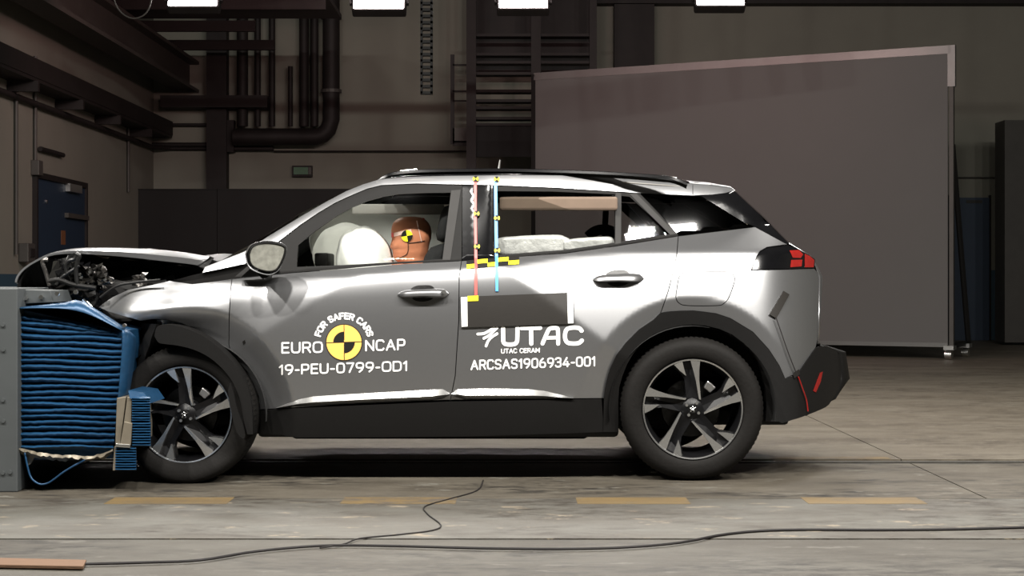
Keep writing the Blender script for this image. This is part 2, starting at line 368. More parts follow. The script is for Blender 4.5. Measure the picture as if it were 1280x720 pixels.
# hanging cable chain
hc = thing('cable_chain', 'hanging ladder-like cable drag chain in the middle of the hall', 'cable chain')
Yc_ = 9.0
for i in range(20):
    y = 117-i*8.0
    p = wp(533, y, Yc_); k = (D+Yc_)/F
    w2 = 7.6*k; h = 7.6*k
    MB().box((p.x-w2, Yc_, p.z), (p.x-w2+.022, Yc_+.08, p.z+h)).box((p.x+w2-.022, Yc_, p.z), (p.x+w2, Yc_+.08, p.z+h)).box((p.x-w2, Yc_, p.z-.004), (p.x+w2, Yc_+.08, p.z+.024)).build('chain_link', M['dark_trim'], hc)
MB().box((p.x-.1, Yc_-.1, p.z+h), (p.x+.1, Yc_+.2, ZT)).build('chain_hanger', M['steel_dark'], hc)

# flood lamps on their bar
Yl = 9.6
truss = thing('lamp_bar', 'dark bar under the roof carrying the row of flood lamps', 'bar')
MB().tube([(-3.6, Yl+.35, 4.45), (3.6, Yl+.35, 4.45)], .05, 10).build('bar_tube', M['steel_dark'], truss)
for x in (-3.2, 0, 3.2): MB().tube([(x, Yl+.35, 4.45), (x, Yl+.35, ZT)], .03, 8).build('bar_hanger', M['steel_dark'], truss)
for px, py, wd, lb in ((240, 7, 66, 'glowing flood lamp nearest the left roof girder'), (473, 10.5, 68, 'glowing flood lamp beside the hanging cable chain'),
                   (654, 9.5, 66, 'glowing flood lamp in front of the stair tower'), (901, 6, 64, 'glowing flood lamp above the grey backdrop')):
    p = wp(px, py, Yl); k = (D+Yl)/F; hw = wd*k/2
    t = thing('flood_lamp', lb, 'lamp', (p.x, Yl, p.z), 'flood lamps over the hall')
    tilt = Matrix.Rotation(math.radians(-28), 4, 'X')
    def tb(a, b, name, m, bev=0):
        o = MB().box(a, b).build(name, m, t, bevel=bev); o.data.transform(tilt); return o
    tb((-hw, .02, 0), (hw, .16, .36), 'lamp_housing', M['steel_dark'], .02)
    e = tb((-hw*.92, -.005, .01), (hw*.92, .02, .34), 'lamp_glass', M['lamp_glow'], .008)
    for s_ in (-1, 1): tb((s_*hw*1.02-.02, .04, .1), (s_*hw*1.02+.02, .09, .7), 'lamp_bracket', M['steel_dark'])
    d_ = bpy.data.lights.new('pink_wall_fill', 'AREA'); d_.shape = 'RECTANGLE'; d_.size = hw*1.8; d_.size_y = .3; d_.energy = 32; d_.color = (1, .62, .60)
    l_ = bpy.data.objects.new('pink_wall_fill', d_); COL.objects.link(l_); l_.location = (p.x, Yl+.35, p.z+.15); l_.rotation_euler = (math.radians(75), 0, 0)
    # added pink fill aimed at the back wall, imitating a glow round the lamps
run('loop_cable', 'loose cable loop hanging beside the leftmost flood lamp', 'cable', [wp(x, y, 9.4) for x, y in cr([(140, -30), (143, 0), (152, 16), (167, 23), (182, 17), (189, 0), (190, -30)], 5)], .008, M['steel_grey'], 6)
# big rolling backdrop
bs = thing('backdrop_screen', 'large pale grey rolling backdrop screen behind the rear of the car', 'backdrop', (2.8, 13.6, 0))
bsi = Matrix.Translation((-2.8, -13.6, 0))
Lq, Rq = Vector((.33, 15.0, 0)), Vector((5.28, 12.3, 0)); dv = (Rq-Lq).normalized(); nv = Vector((dv.y, -dv.x, 0))
def bsbox(s0, s1, z0, z1, t0, t1, name, m):
    q = [Lq+dv*s0+nv*t0+Vector((0, 0, z0)), Lq+dv*s1+nv*t0+Vector((0, 0, z0)), Lq+dv*s1+nv*t0+Vector((0, 0, z1)), Lq+dv*s0+nv*t0+Vector((0, 0, z1))]
    o = MB().hexa(q, nv*(t1-t0)).build(name, m, bs); o.data.transform(bsi); return o
Ls = (Rq-Lq).length
bsbox(.0, Ls, .17, 3.74, .0, .02, 'screen_sheet', M['screen']); bsbox(-.02, Ls+.04, 3.70, 3.80, -.03, .03, 'top_rail', M['alu'])
bsbox(-.02, Ls, .15, .2, -.03, .03, 'bottom_rail', M['alu'])
bsbox(-.06, .0, .15, 3.78, -.03, .03, 'post', M['dark_trim']); bsbox(Ls, Ls+.09, 3.3, 3.8, -.03, .03, 'post_bracket', M['alu'])
bsbox(Ls+.02, Ls+.07, .15, 3.3, -.03, .03, 'post', M['steel_grey'])
for t0 in (.05, -.75): bsbox(Ls-.02, Ls+.1, .12, .17, min(t0, t0+.1)-.05, t0+.1, 'castor_fork', M['satin_metal'])
bsbox(Ls, Ls+.06, .14, .2, -.9, .0, 'foot_beam', M['dark_trim']); bsbox(0, .06, .14, .2, -.9, .0, 'foot_beam', M['dark_trim'])
q = [Lq+dv*(Ls+.02), Lq+dv*(Ls+.02)-nv*.8]
o = MB().tube([Lq+dv*(Ls+.04)-nv*.05+Vector((0, 0, 2.6)), Lq+dv*(Ls+.04)-nv*.85+Vector((0, 0, .2))], .035, 8).build('stay', M['dark_trim'], bs); o.data.transform(bsi)
for s_, t_ in ((Ls+.02, .05), (Ls+.03, -.75), (.03, .05), (.03, -.75)):
    c_ = Lq+dv*s_+nv*t_+Vector((0, 0, .06))
    o = MB().tube([c_-dv*.04, c_+dv*.04], .06, 16).build('castor', M['bolt'], bs, smooth=True); o.data.transform(bsi)
# right blue door in the back wall
d2 = thing('door_2', 'tall dark blue door in the back wall at the right', 'door'); del d2['category']; d2['kind'] = 'structure'
bx('door_leaf', M['door_blue'], 1190, 247, 1237, 426, YB-.05, .04, d2); bx('door_sign', M['grey_trim'], 1208, 250, 1228, 254, YB-.06, .01, d2)
bx('door_frame', M['steel_dark'], 1186, 244, 1190, 426, YB-.07, .06, d2); bx('door_frame', M['steel_dark'], 1237, 244, 1239, 426, YB-.07, .06, d2)
run('pipe', 'thin conduit on the back wall above the blue door at the right', 'pipe', [wp(1190, 222, YB-.05), wp(1258, 222, YB-.05)], .012, M['steel_grey'])
tag(bx('roof_beam', M['steel_dark'], 660, -10, 1290, 4, YB-.3, .3), 'dark roof beam across the top of the back wall on the right', 'beam')

# floor cables and plank
def floorline(pts, r, name, label):
    out = []
    for px, py in pts:
        d_ = ZC*F/(py-HY); out.append(((px-640)*d_/F, d_-D, r))
    return tag(MB().tube(cr(out, 5), r, 6).build(name, M['cable'], smooth=True), label, 'cable')
floorline([(106, 707), (180, 705), (250, 702), (320, 691), (400, 684), (480, 684), (600, 687), (700, 688), (780, 686), (850, 680), (910, 669), (980, 664), (1100, 664), (1200, 663), (1300, 660)], .0052, 'floor_cable', 'long black cable lying across the near floor')
floorline([(400, 686), (430, 681), (450, 674), (500, 669), (540, 664), (551, 657), (535, 644), (531, 634), (560, 625), (596, 614), (604, 601)], .003, 'floor_cable', 'thin dark wire wriggling up towards the car sill')
p = []
for px, py in ((-60, 700), (108, 704), (104, 712), (-60, 709)):
    d_ = ZC*F/(py-HY); p.append(((px-640)*d_/F, d_-D, .012))
tag(MB().hexa([p[3], p[2], p[1], p[0]], (0, 0, -.012)).build('cable_plank', M['wood'], bevel=.002), 'thin reddish wooden strip covering the end of the floor cable', 'plank')

# ================================================================== the car
car = thing('car', 'silver grey crashed crossover car with lettering on its doors, nose against the blue barrier', 'car', (.2, .87, 0))
CAR0 = Vector((.2, .87, 0))
YC = .87
def put(o, parent=None):                 # geometry is written in hall coordinates; shift it under the car's origin
    o.parent = parent or car
    if not o.data.get('shifted'):
        o.data.transform(Matrix.Translation(-CAR0)); o.data['shifted'] = 1
    return o
X_ = lambda px: (px-640)*(D+.03)/F
Z_ = lambda py: ZC+(HY-py)*(D+.03)/F
belt_t = [(X_(a), Z_(b)) for a, b in ((100, 356), (230, 351), (290, 346), (364, 338), (430, 333), (497, 327), (581, 323.5), (706, 313.5), (770, 305), (840, 292.5), (944, 281), (990, 272))]
top_t = [(X_(a), Z_(b)) for a, b in ((240, 340), (262, 331), (331, 298), (380, 268), (432, 239), (474, 224), (560, 219.5), (700, 219), (780, 223), (830, 228), (866, 229.5), (918, 236), (960, 262), (990, 300))]
slope_t = [(.1, -.3), (.2, -.22), (.35, -.12), (.5, -.055), (.62, -.02), (.7, 0), (.8, .05), (.88, .12), (.94, .27), (.975, .44), (1.02, .48), (1.06, .48)]
kink_t = [(X_(a), Z_(b)) for a, b in ((290, 351), (364, 347), (430, 344.5), (500, 340), (577, 336), (640, 331), (706, 319), (780, 314), (960, 313))]
prof = {}
zz = [.1+.005*i for i in range(193)]
acc = [0.0]
for a_, b_ in zip(zz, zz[1:]): acc.append(acc[-1]+lerp(slope_t, (a_+b_)/2)*.005)
z70 = acc[120]
prof_t = [(z_, y_-z70) for z_, y_ in zip(zz, acc)]
def prof_at(z):
    i = (z-.1)/.005; j = max(0, min(191, int(i))); t = i-j
    return prof_t[j][1]*(1-t)+prof_t[j+1][1]*t
gs_t = [(X_(590), .385), (X_(612), .345), (X_(772), .345), (X_(790), .39)]
def splus(d, s=.012):                    # softened max(0, d)
    return d if d > 8*s else 0 if d < -8*s else s*math.log1p(math.exp(d/s))
def dline(x, z, a, b):                   # signed distance left of the pixel line a -> b
    ax, az, bx_, bz = X_(a[0]), Z_(a[1]), X_(b[0]), Z_(b[1])
    L_ = math.hypot(bx_-ax, bz-az); return ((bx_-ax)*(z-az)-(bz-az)*(x-ax))/L_
RWX, RWZ = X_(866), Z_(512)
FWX, FWZ = X_(233), Z_(519)
def Yside(x, z):
    zb = lerp(belt_t, x); zt = lerp(top_t, x)
    zk = min(z, zb)
    t = .7+(zk-.7)*.345/(zb-.7) if zk > .7 else zk
    y = prof_at(t)
    # sculpted facets: a triangle at the front of the front door, a wider one at the rear door and quarter
    d1_ = dline(x, zk, (305, 432), (427, 357)); y += .17*min(splus(d1_, .006), 2)*max(0, min(1, (x-X_(250))/.3))
    d2_ = 0
    d2_ = dline(x, zk, (648, 348), (745, 420))
    y += .315*min(splus(d2_, .006), 2)
    y += .62*splus(zk-lerp(kink_t, x), .004)
    if z > zb:
        y += lerp(gs_t, x)*(z-zb); d = .052-(zt-z)
        if d > 0: y += 2.6*d*d
    # lip round the rear arch
    r = math.hypot(x-RWX, z-RWZ); y += .35*splus(.535-r, .004) if r > .3 else .06
    # plan taper at the tail and in front of the wheel
    u = max(0, (x-X_(915))/(X_(1024)-X_(915))); y += .15*u**3
    v = max(0, X_(250)-x); y += .25*v*v
    # flare over the crushed front wheel
    rf = math.hypot((x-FWX), (z-FWZ)); y += .5*splus(.52-rf, .004) if rf > .25 else .1
    return y
def side(px, py, off=0):
    y = .02
    for _ in range(4):
        k = (D+y)/F; y = Yside((px-640)*k, ZC+(HY-py)*k)+off
    k = (D+y)/F
    return Vector(((px-640)*k, y, ZC+(HY-py)*k))
def inside(p, poly):
    x, y = p; c = False; n = len(poly)
    for i in range(n):
        x0, y0 = poly[i]; x1, y1 = poly[i-1]
        if (y0 > y) != (y1 > y) and x < (x1-x0)*(y-y0)/(y1-y0)+x0: c = not c
    return c
def dens(poly, step):
    out = []
    for i in range(len(poly)):
        a, b = poly[i], poly[(i+1) % len(poly)]
        n = max(1, int(math.hypot(b[0]-a[0], b[1]-a[1])/step))
        out += [(a[0]+(b[0]-a[0])*k/n, a[1]+(b[1]-a[1])*k/n) for k in range(n)]
    return out
def sarea(p): return sum(p[i-1][0]*p[i][1]-p[i][0]*p[i-1][1] for i in range(len(p)))/2
def inset_poly(p, d):
    s = 1 if sarea(p) > 0 else -1; out = []
    n = len(p)
    for i in range(n):
        a, b, c = p[i-1], p[i], p[(i+1) % n]
        t = (c[0]-a[0], c[1]-a[1]); L_ = math.hypot(*t) or 1
        out.append((b[0]-s*t[1]/L_*d, b[1]+s*t[0]/L_*d))
    return out
def dseg(p, a, b):
    vx, vy = b[0]-a[0], b[1]-a[1]; t = max(0, min(1, ((p[0]-a[0])*vx+(p[1]-a[1])*vy)/(vx*vx+vy*vy+1e-9)))
    return math.hypot(p[0]-a[0]-t*vx, p[1]-a[1]-t*vy)
def panel(name, outline, m, parent=None, holes=(), inset=0.0, off=0.0, thick=.02, step=5.0, round_=0, surf=None, flat=False):
    """a sheet trimmed to a pixel outline on the car's flank, with its edge turned inwards"""
    surf = surf or (lambda a, b: side(a, b, off))
    loops = [dens(outline, min(step, 4))]+[dens(h, min(step, 4)) for h in holes]
    if inset: loops = [inset_poly(loops[0], inset)]+[inset_poly(h, -inset) for h in loops[1:]]
    V = []; E = []
    for lp in loops:
        n0 = len(V); V += lp; E += [(n0+i, n0+(i+1) % len(lp)) for i in range(len(lp))]
    nb = len(V)
    xs = [p[0] for p in loops[0]]; ys = [p[1] for p in loops[0]]
    j = 0; y = min(ys)+step*.5
    segs = [(V[a], V[b]) for a, b in E]
    while y < max(ys):
        x = min(xs)+(step*.5 if j % 2 else 0)
        row = [s for s in segs if min(s[0][1], s[1][1])-step <= y <= max(s[0][1], s[1][1])+step]
        while x < max(xs):
            p = (x, y)
            if inside(p, loops[0]) and not any(inside(p, h) for h in loops[1:]) and all(dseg(p, *s) > step*.45 for s in row): V.append(p)
            x += step
        y += step*.87; j += 1
    r = geometry.delaunay_2d_cdt([Vector(p) for p in V], E, [], 0, 1e-5)
    ov, of = r[0], r[2]
    # map output verts back
    P2 = [(v.x, v.y) for v in ov]
    T = []
    for f in of:
        if len(f) == 3 and abs((P2[f[1]][0]-P2[f[0]][0])*(P2[f[2]][1]-P2[f[0]][1])-(P2[f[1]][1]-P2[f[0]][1])*(P2[f[2]][0]-P2[f[0]][0])) < .12: continue
        c = (sum(P2[i][0] for i in f)/len(f), sum(P2[i][1] for i in f)/len(f))
        if inside(c, loops[0]) and not any(inside(c, h) for h in loops[1:]): T.append(tuple(f))
    P3 = [surf(*p) for p in P2]
    nrm = []
    for p, q in zip(P3, P2):
        if flat: nrm.append(Vector((0, -1, 0)))
        else:
            a = surf(q[0]+1.2, q[1])-surf(q[0]-1.2, q[1]); b = surf(q[0], q[1]-1.2)-surf(q[0], q[1]+1.2)
            n = a.cross(b); n = -n if n.y > 0 else n; nrm.append(n.normalized())
    # wind faces towards the viewer side (-Y)
    F3 = []
    for f in T:
        n = (P3[f[1]]-P3[f[0]]).cross(P3[f[2]]-P3[f[0]]); F3.append(f if n.y < 0 else f[::-1])
    # boundary edges of the kept faces
    cnt = {}
    for f in F3:
        for i in range(len(f)): cnt[(f[i], f[(i+1) % len(f)])] = 1
    bd = [e for e in cnt if (e[1], e[0]) not in cnt]
    vs = list(P3); ns = list(nrm)
    for a, b in bd:
        n0 = len(vs); pa, pb = P3[a], P3[b]; dn = Vector((0, thick, 0))
        t = (pb-pa); nn = Vector((t.z, 0, -t.x)); nn = nn.normalized() if nn.length > 0 else Vector((0, -1, 0))
        vs += [pa, pb, pb+dn, pa+dn]; F3.append((n0+1, n0, n0+3, n0+2))
        fn = (pa-pb).cross(pa+dn-pb); fn.normalize(); ns += [fn]*4
    me = bpy.data.meshes.new(name); me.from_pydata([tuple(v) for v in vs], [], F3); me.update(); me.shade_smooth()
    me.normals_split_custom_set_from_vertices(ns)
    o = link(name, me, m); put(o, parent); return o
def mirror(o, parent=None):               # the far flank carries the same piece
    c = o.copy(); COL.objects.link(c); c.parent = parent or car
    c.scale = (1, -1, 1); c.location = (0, 2*(YC-CAR0.y), 0); return c

arch_r = [(826, 391), (817, 400), (799, 412), (783, 428), (771, 444), (763, 461), (758, 479), (755, 498)]
arch_rb = [(981, 473), (974, 457), (961, 437), (941, 415), (913, 398), (895, 392), (880, 390), (866, 388.5), (850, 388.8), (838, 389.5), (826, 391)]
fd_front = [(312, 513), (308, 489), (297, 465), (290, 450), (286, 430), (286.5, 395), (288.5, 360), (290, 348.5)]
bp_line = [(577, 326), (574, 345), (573.5, 400), (569, 470), (563, 500)]
rq_line = [(848, 295), (846, 318), (841, 342), (835, 365), (826, 391)]
belt_f = [(290, 348.5), (364, 341), (430, 336), (497, 330), (577, 326)]
belt_r = [(577, 326), (618, 322.5), (706, 316.5), (770, 307.5), (848, 295)]

door1 = panel('door', belt_f+bp_line[1:]+[(455, 504), (345, 511)]+fd_front[:-1], M['paint'], inset=.55, step=4.5)
door2 = panel('door', belt_r+rq_line[1:]+arch_r[1:]+[(752, 498)]+bp_line[:0:-1], M['paint'], inset=.55, step=4.5)
fuel = cr([(856, 340), (900, 339.5), (912, 340.5), (918, 346), (917.5, 354), (911, 372), (905, 379), (897, 382), (860, 382), (849, 379), (845, 372), (846, 362), (849, 346), (856, 340)], 4)[:-1]
quarter = panel('quarter_panel', [(848, 295), (944, 283.5), (984.5, 305.5), (959, 309), (950, 314), (946, 320), (938.5, 338), (1018, 335.5), (1022, 340), (1024, 346), (1023.5, 390), (1022, 425), (1020, 434), (997, 467)]+arch_rb[:-1]+rq_line[:0:-1], M['paint'], holes=[fuel], inset=.5, step=4.5)
fdoor = panel('fuel_door', fuel, M['paint'], inset=.5, step=6)
arch_fo = [(286, 445), (267, 431), (243, 411.5), (228, 404), (212, 400), (193, 399), (177, 401)]
fender_surf = lambda a, b: side(a, b)+Vector((0, -.035*math.exp(-((a-205)/60)**2)*math.exp(-((b-392)/16)**2)+.02*math.sin(a*.07+b*.03)*max(0, min(1, (215-a)/60)), 0))
fender = panel('fender', [(122, 384), (128, 379), (140, 371), (160, 362), (190, 356), (212, 351), (240, 355), (270, 351.5), (290, 348.5)]+fd_front[-2:2:-1]+arch_fo+[(168, 398), (152, 394), (133, 389)], M['paint'], inset=.4, step=4, surf=fender_surf)
flange = panel('fender_flange', [(289, 452), (267, 432), (243, 412), (228, 404.5), (212, 400.5), (196, 400), (196, 409), (208, 410), (225, 413), (250, 424), (273, 441)], M['satin_metal'], off=.012, step=6)
for px, py in ((232, 410), (247, 417), (262, 428)):
    p = side(px, py, .009); put(MB().tube([p, p+Vector((0, .004, 0))], .011, 12).build('bolt_hole', M['void']), flange)
pillar = panel('roof_side', [(253, 341), (256, 333.5), (275, 326), (306, 314), (331, 298), (356, 282.5), (380, 268), (406, 253), (432, 239), (453, 230.5), (474, 224), (500, 221.5), (530, 220.3), (560, 219.6), (640, 218.7), (700, 219), (780, 223), (830, 227.5), (866, 229.5), (866, 244.5), (800, 241.5), (771, 239.5), (690, 234.5), (620, 231.5), (560, 230.5), (520, 229.5), (477, 231.5), (459, 236), (442, 243), (420, 253), (398, 266), (375, 281.5), (352, 299), (322, 321), (306, 330)], M['paint'], inset=.3, step=3.2)
spoil = panel('spoiler_cheek', [(866, 229.5), (890, 231.5), (914, 235), (919, 238), (907, 241.5), (890, 243.5), (866, 244.5)], M['paint'], inset=.4, step=4)
g_f = [(371, 333.5), (372.5, 307), (392, 290.5), (421, 270), (440, 259.5), (460, 251.5), (480, 246), (499, 243), (530, 241.5), (564, 241), (554, 323.5), (497, 327.3), (430, 331)]
frame1 = panel('window_frame', [(290, 348.5), (310, 332), (322, 321), (352, 299), (375, 281.5), (398, 266), (420, 253), (442, 243), (459, 236), (477, 231.5), (520, 229.5), (578, 231), (577, 326), (497, 330), (430, 336), (364, 341)], M['dark_trim'], holes=[g_f], inset=.2, off=.006, thick=.03, step=5)
chan = panel('window_channel', [(564, 238), (576, 237), (563, 325), (553, 325)], M['grey_trim'], frame1, off=.003, step=6)
glass1 = panel('window_glass', g_f, M['glass'], off=.016, thick=.004, step=6)
bpil = panel('door_pillar', [(578, 231.2), (616, 232), (617, 323), (577.5, 326)], M['gloss_black'], inset=.2, off=.004, thick=.05, step=6)
g_r1 = [(619.5, 239), (690, 239.5), (768.5, 243), (768.5, 303), (706, 312), (619.5, 318.5)]
g_r2 = [(777, 245), (787, 246), (812, 269), (836.5, 292.5), (777, 301.5)]
frame2 = panel('window_frame', [(616, 232), (690, 235), (771, 240), (800, 242), (824, 267), (848, 293), (848, 295), (770, 307.5), (706, 316.5), (617, 323)], M['dark_trim'], holes=[g_r1, g_r2], inset=.2, off=.006, thick=.03, step=5)
panel('window_channel', [(769.5, 241), (776.5, 241.5), (776, 304), (769, 305)], M['grey_trim'], frame2, off=.003, step=5)
panel('window_channel', [(787, 242.5), (796, 242.5), (846, 292.5), (838, 293.5), (812, 268)], M['grey_trim'], frame2, off=.003, step=5)
glass2 = panel('window_glass', g_r1, M['glass_tint'], off=.016, thick=.004, step=8)
glass3 = panel('window_glass', g_r2, M['glass_tint'], off=.016, thick=.004, step=8)
qglass = panel('quarter_glass', [(800, 242), (866, 245), (874, 244.5), (931, 280), (944, 281.5), (944, 283.5), (848, 294), (824, 267)], M['glass_dark'], inset=.4, off=.004, step=5)
tailside = panel('tailgate_cheek', [(875, 244.5), (907, 241.5), (919, 239), (952, 270), (986.5, 304), (984, 305.5), (944, 283.5), (931, 279)], M['gloss_black'], inset=.4, off=.002, step=4)
# sill, arch mouldings, bumper
sill_top = [(312, 514.5), (345, 511.5), (455, 506.5), (563, 502), (752, 499)]
sill = panel('sill_moulding', sill_top+[(755, 540), (700, 542), (585, 545.5), (480, 546.5), (372, 547), (350, 543.5), (314, 542)], M['black_plastic'], off=-.012, thick=.05, step=8)
put(MB().grid([[side(x, lerp([(314, 542), (350, 543.5), (372, 547), (480, 546.5), (585, 545.5), (755, 540)], x), -.012)+Vector((0, t, -.0*t)) for t in (0, .06, .14)] for x in range(316, 755, 12)]).build('sill_underside', M['black_plastic'], smooth=True))
arch_in = [(773, 500), (774, 484), (778, 470), (784, 455), (791, 443), (803, 429), (817, 418), (833, 411), (850, 407), (866, 405.5), (882, 407), (899, 411), (915, 418), (930, 429), (942, 443), (951, 462), (957, 486), (958, 510), (957, 527)]
archm = panel('arch_moulding', arch_rb[::-1]+[(985, 488), (975, 527)]+arch_in[::-1]+[(773, 540), (754, 540)]+arch_r[::-1][:-1], M['black_plastic'], off=-.016, thick=.06, step=6)
bump_o = [(981, 473), (989, 470.5), (997, 467), (1008, 452), (1020, 435.5), (1028, 433), (1036, 433.5), (1047, 441), (1050, 450), (1051, 474), (1047, 488), (1040, 500), (1032, 509), (1007, 519.5), (990, 525), (974, 527.5), (978, 500)]
bumper = panel('bumper', cr(bump_o+bump_o[:1], 3)[:-1], M['black_plastic'], off=-.014, thick=.04, step=5)
# chrome strips on the lower doors
def strip(outline):
    cz = lambda a, b: side(a, b, -.016)
    return panel('chrome_strip', outline, M['chrome'], surf=cz, thick=.02, step=4)
strip_mat = M['satin_metal']
def strip3(lower, upper, parent):          # a ridge: lower edge, raised middle, upper edge
    rows = []
    for (a, b), (c, d) in zip(lower, upper):
        l, u = side(a, b, -.002), side(c, d, -.002); mid = side(a*.62+c*.38, b*.62+d*.38, -.024)
        rows.append([l, mid, u])
    return put(MB().grid(rows).build('chrome_strip', strip_mat, smooth=25, fix=False), parent)
xs_ = [345, 360, 375, 392, 420, 450, 480, 510, 540, 553, 562]
strip3([(x, lerp([(345, 510.3), (375, 508), (450, 504.2), (550, 500), (562, 494)], x)) for x in xs_], [(x, lerp([(345, 509.6), (372, 499.5), (392, 495.5), (450, 492), (553, 486.3), (562, 491)], x)) for x in xs_], door1)
xs_ = [564, 572, 582, 600, 630, 660, 680, 700, 712, 717]
strip3([(x, lerp([(564, 494), (578, 499.5), (660, 499), (700, 498.8), (717, 498)], x)) for x in xs_], [(x, lerp([(564, 492), (572, 486.3), (600, 485.8), (655, 486), (680, 488.5), (705, 494.5), (717, 497.4)], x)) for x in xs_], door2)
# tail lamp
tl = panel('tail_lamp', [(938.5, 337.5), (946, 320), (950, 314.5), (959, 309.5), (985, 306.5), (992, 308.5), (1011, 318), (1019, 324), (1018.5, 335.5), (980, 336.5)], M['gloss_black'], inset=.3, off=-.006, step=4)
for q in ([(987, 313), (999, 312.5), (1004, 318), (1001, 322.5), (991, 322)], [(989, 325), (1003, 324.5), (1002, 333), (988, 334)], [(1006, 317), (1013, 320.5), (1018, 325), (1017, 334), (1006, 334)]):
    panel('lamp_segment', q, M['red_lens'], tl, off=-.010, step=5, thick=.006)
# body shell behind the panels
shell = panel('inner_shell', [(286, 352), (364, 343), (497, 333), (577, 328.5), (706, 319), (848, 298), (944, 287), (980, 309), (1012, 345), (1010, 425), (990, 465)]+[(975, 462), (961, 441), (941, 419), (913, 402), (880, 394), (850, 393), (826, 395), (800, 414), (783, 432), (768, 462), (757, 500), (757, 536), (318, 538), (316, 505), (300, 470), (287, 450)], M['void'], off=.06, thick=.01, step=8)
mir = [mirror(o) for o in (door1, door2, quarter, fdoor, pillar, spoil, frame1, glass1, bpil, frame2, glass2, glass3, qglass, tailside, sill, archm, bumper, tl, shell)]
# far fender, whole as built
ff = panel('fender', [(60, 392), (100, 372), (160, 360), (212, 352), (290, 348.5)]+fd_front[-2:2:-1]+[(267, 428), (230, 405), (180, 396), (130, 410), (100, 440), (60, 440)], M['paint'], step=10, surf=lambda a, b: side(max(a, 150), b)+Vector((0, 0, 0)) if a > 150 else side(150, b)+Vector((wp(a, b, .05).x-wp(150, b, .05).x, .0006*(150-a), 0)))
ff.scale = (1, -1, 1)
# ---------------------------------------------------------------- cross-car sheets
def sheet(name, st, m, parent=None, n=15, thick=.006, smooth=50):
    rows = []
    for x, y, z, cz, cx in st:
        r = []
        for i in range(n):
            s = -1+2*i/(n-1); k = 1-abs(s)**2.4
            r.append(Vector((x+cx*k, YC+(YC-y)*s, z+cz*k)))
        rows.append(r)
    o = MB().grid(rows).build(name, m, smooth=smooth); put(o, parent)
    if thick:
        md = o.modifiers.new('solid', 'SOLIDIFY'); md.thickness = thick; md.offset = 0
    return o
def edge(px, py, cz=0., cx=0., off=0.):
    p = side(px, py, off); return (p.x, p.y, p.z, cz, cx)
sheet('roof', [edge(476, 224, .02), edge(500, 220.5, .03), edge(560, 219, .035), edge(640, 218, .04), edge(740, 220, .04), edge(800, 224, .035), edge(862, 229, .03)], M['gloss_black'], n=19)
sheet('spoiler', [edge(862, 229, .03), edge(890, 231, .025), edge(914, 234.5, .02), edge(919, 238, .015), edge(912, 242, .01, -.02)], M['paint'], n=19)
ws = sheet('windscreen', [edge(272, 332, .01, -.10), edge(331, 299.5, .02, -.09), edge(380, 269.5, .03, -.07), edge(432, 240.5, .03, -.04), edge(476, 225, .02, 0)], M['glass'], n=19, thick=0)
sheet('rear_screen', [edge(919, 240, .01, .04), edge(952, 270, 0, .05), edge(986, 304, 0, .05)], M['glass_dark'], n=19, thick=0)
sheet('tailgate', [edge(986, 304, 0, .05), edge(1012, 320, 0, .04), edge(1020, 334, 0, .04), edge(1024, 346, 0, .05), edge(1023.5, 390, 0, .05), edge(1022, 430, 0, .05)], M['paint'], n=19)
sheet('bumper_skin', [edge(1024, 432, 0, .05), edge(1047, 441, 0, .06), edge(1051, 474, 0, .06), edge(1040, 500, 0, .06), edge(1007, 519.5, 0, .03)], M['black_plastic'], n=19)
# roof rails
def rail_pts(): return cr([(470, 226.5), (480, 220), (492, 215.5), (520, 212.5), (560, 211.5), (640, 211.2), (740, 214), (800, 217.5), (838, 221), (858, 228.5)], 5)
def roofrail(f):
    pts = []
    for a, b in rail_pts():
        q = wp(a, b, .33); pts.append(Vector((q.x, f(.30), q.z)))
    return pts
rp = roofrail(lambda y: y); rn = len(rp)
rows = []
for i, p in enumerate(rp):
    rows.append([p+Vector((0, .0, -.020)), p+Vector((0, -.016, -.016)), p+Vector((0, -.012, -.004)), p, p+Vector((0, .022, 0)), p+Vector((0, .026, -.030))])
rr = put(MB().grid(rows).build('roof_rail', M['gloss_black'], smooth=35)); mirror(rr)
for a, b, c, d in ((500, 214.6, 521, 212.1), (826, 219.8, 846, 222.9)):
    q0, q1 = wp(a, b, .30), wp(c, d, .30)
    put(MB().tube([q0+Vector((0, .006, 0)), q1+Vector((0, .006, 0))], .006, 8).build('rail_end_cap', M['chrome'], smooth=True), rr)
# aerial
q = wp(625, 207, .87); put(MB().tube([q+Vector((0, 0, .03)), q+Vector((-.01, 0, -.04))], [.004, .008], 8).build('aerial', M['satin_metal']))
# ---------------------------------------------------------------- handles
def handle(cx, cy, dy, parent):
    h = panel('handle_cup', [(cx+a, cy+b+dy*a) for a, b in cr([(-17, 0), (-15, -7), (-8, -10.5), (0, -11), (9, -10.5), (14, -7), (16, 0), (12, 6), (5, 9), (-4, 9.5), (-12, 7), (-17, 0)], 3)[:-1]], M['dark_metal'], parent, off=-.001, thick=.004, step=4)
    rows = []
    for i in range(15):
        t = -1+2*i/14; a = 32*t
        hw = (5.2+1.8*max(0, t))*math.sqrt(max(.02, 1-abs(t)**5)); ofs = -.042*(1-abs(t)**4)-.004
        cyy = cy+.3+dy*a-1.0*(1-t*t)
        rows.append([side(cx+a, cyy+hw, -.006*(1-t*t)), side(cx+a, cyy+hw*.6, ofs), side(cx+a, cyy-hw*.2, ofs*1.1), side(cx+a, cyy-hw*.8, ofs*.9), side(cx+a, cyy-hw, -.006*(1-t*t))])
    hb = MB().grid(rows).build('door_handle', M['paint'], smooth=60); put(hb, parent)
    return hb
hb = handle(529, 367.5, -.02, door1)
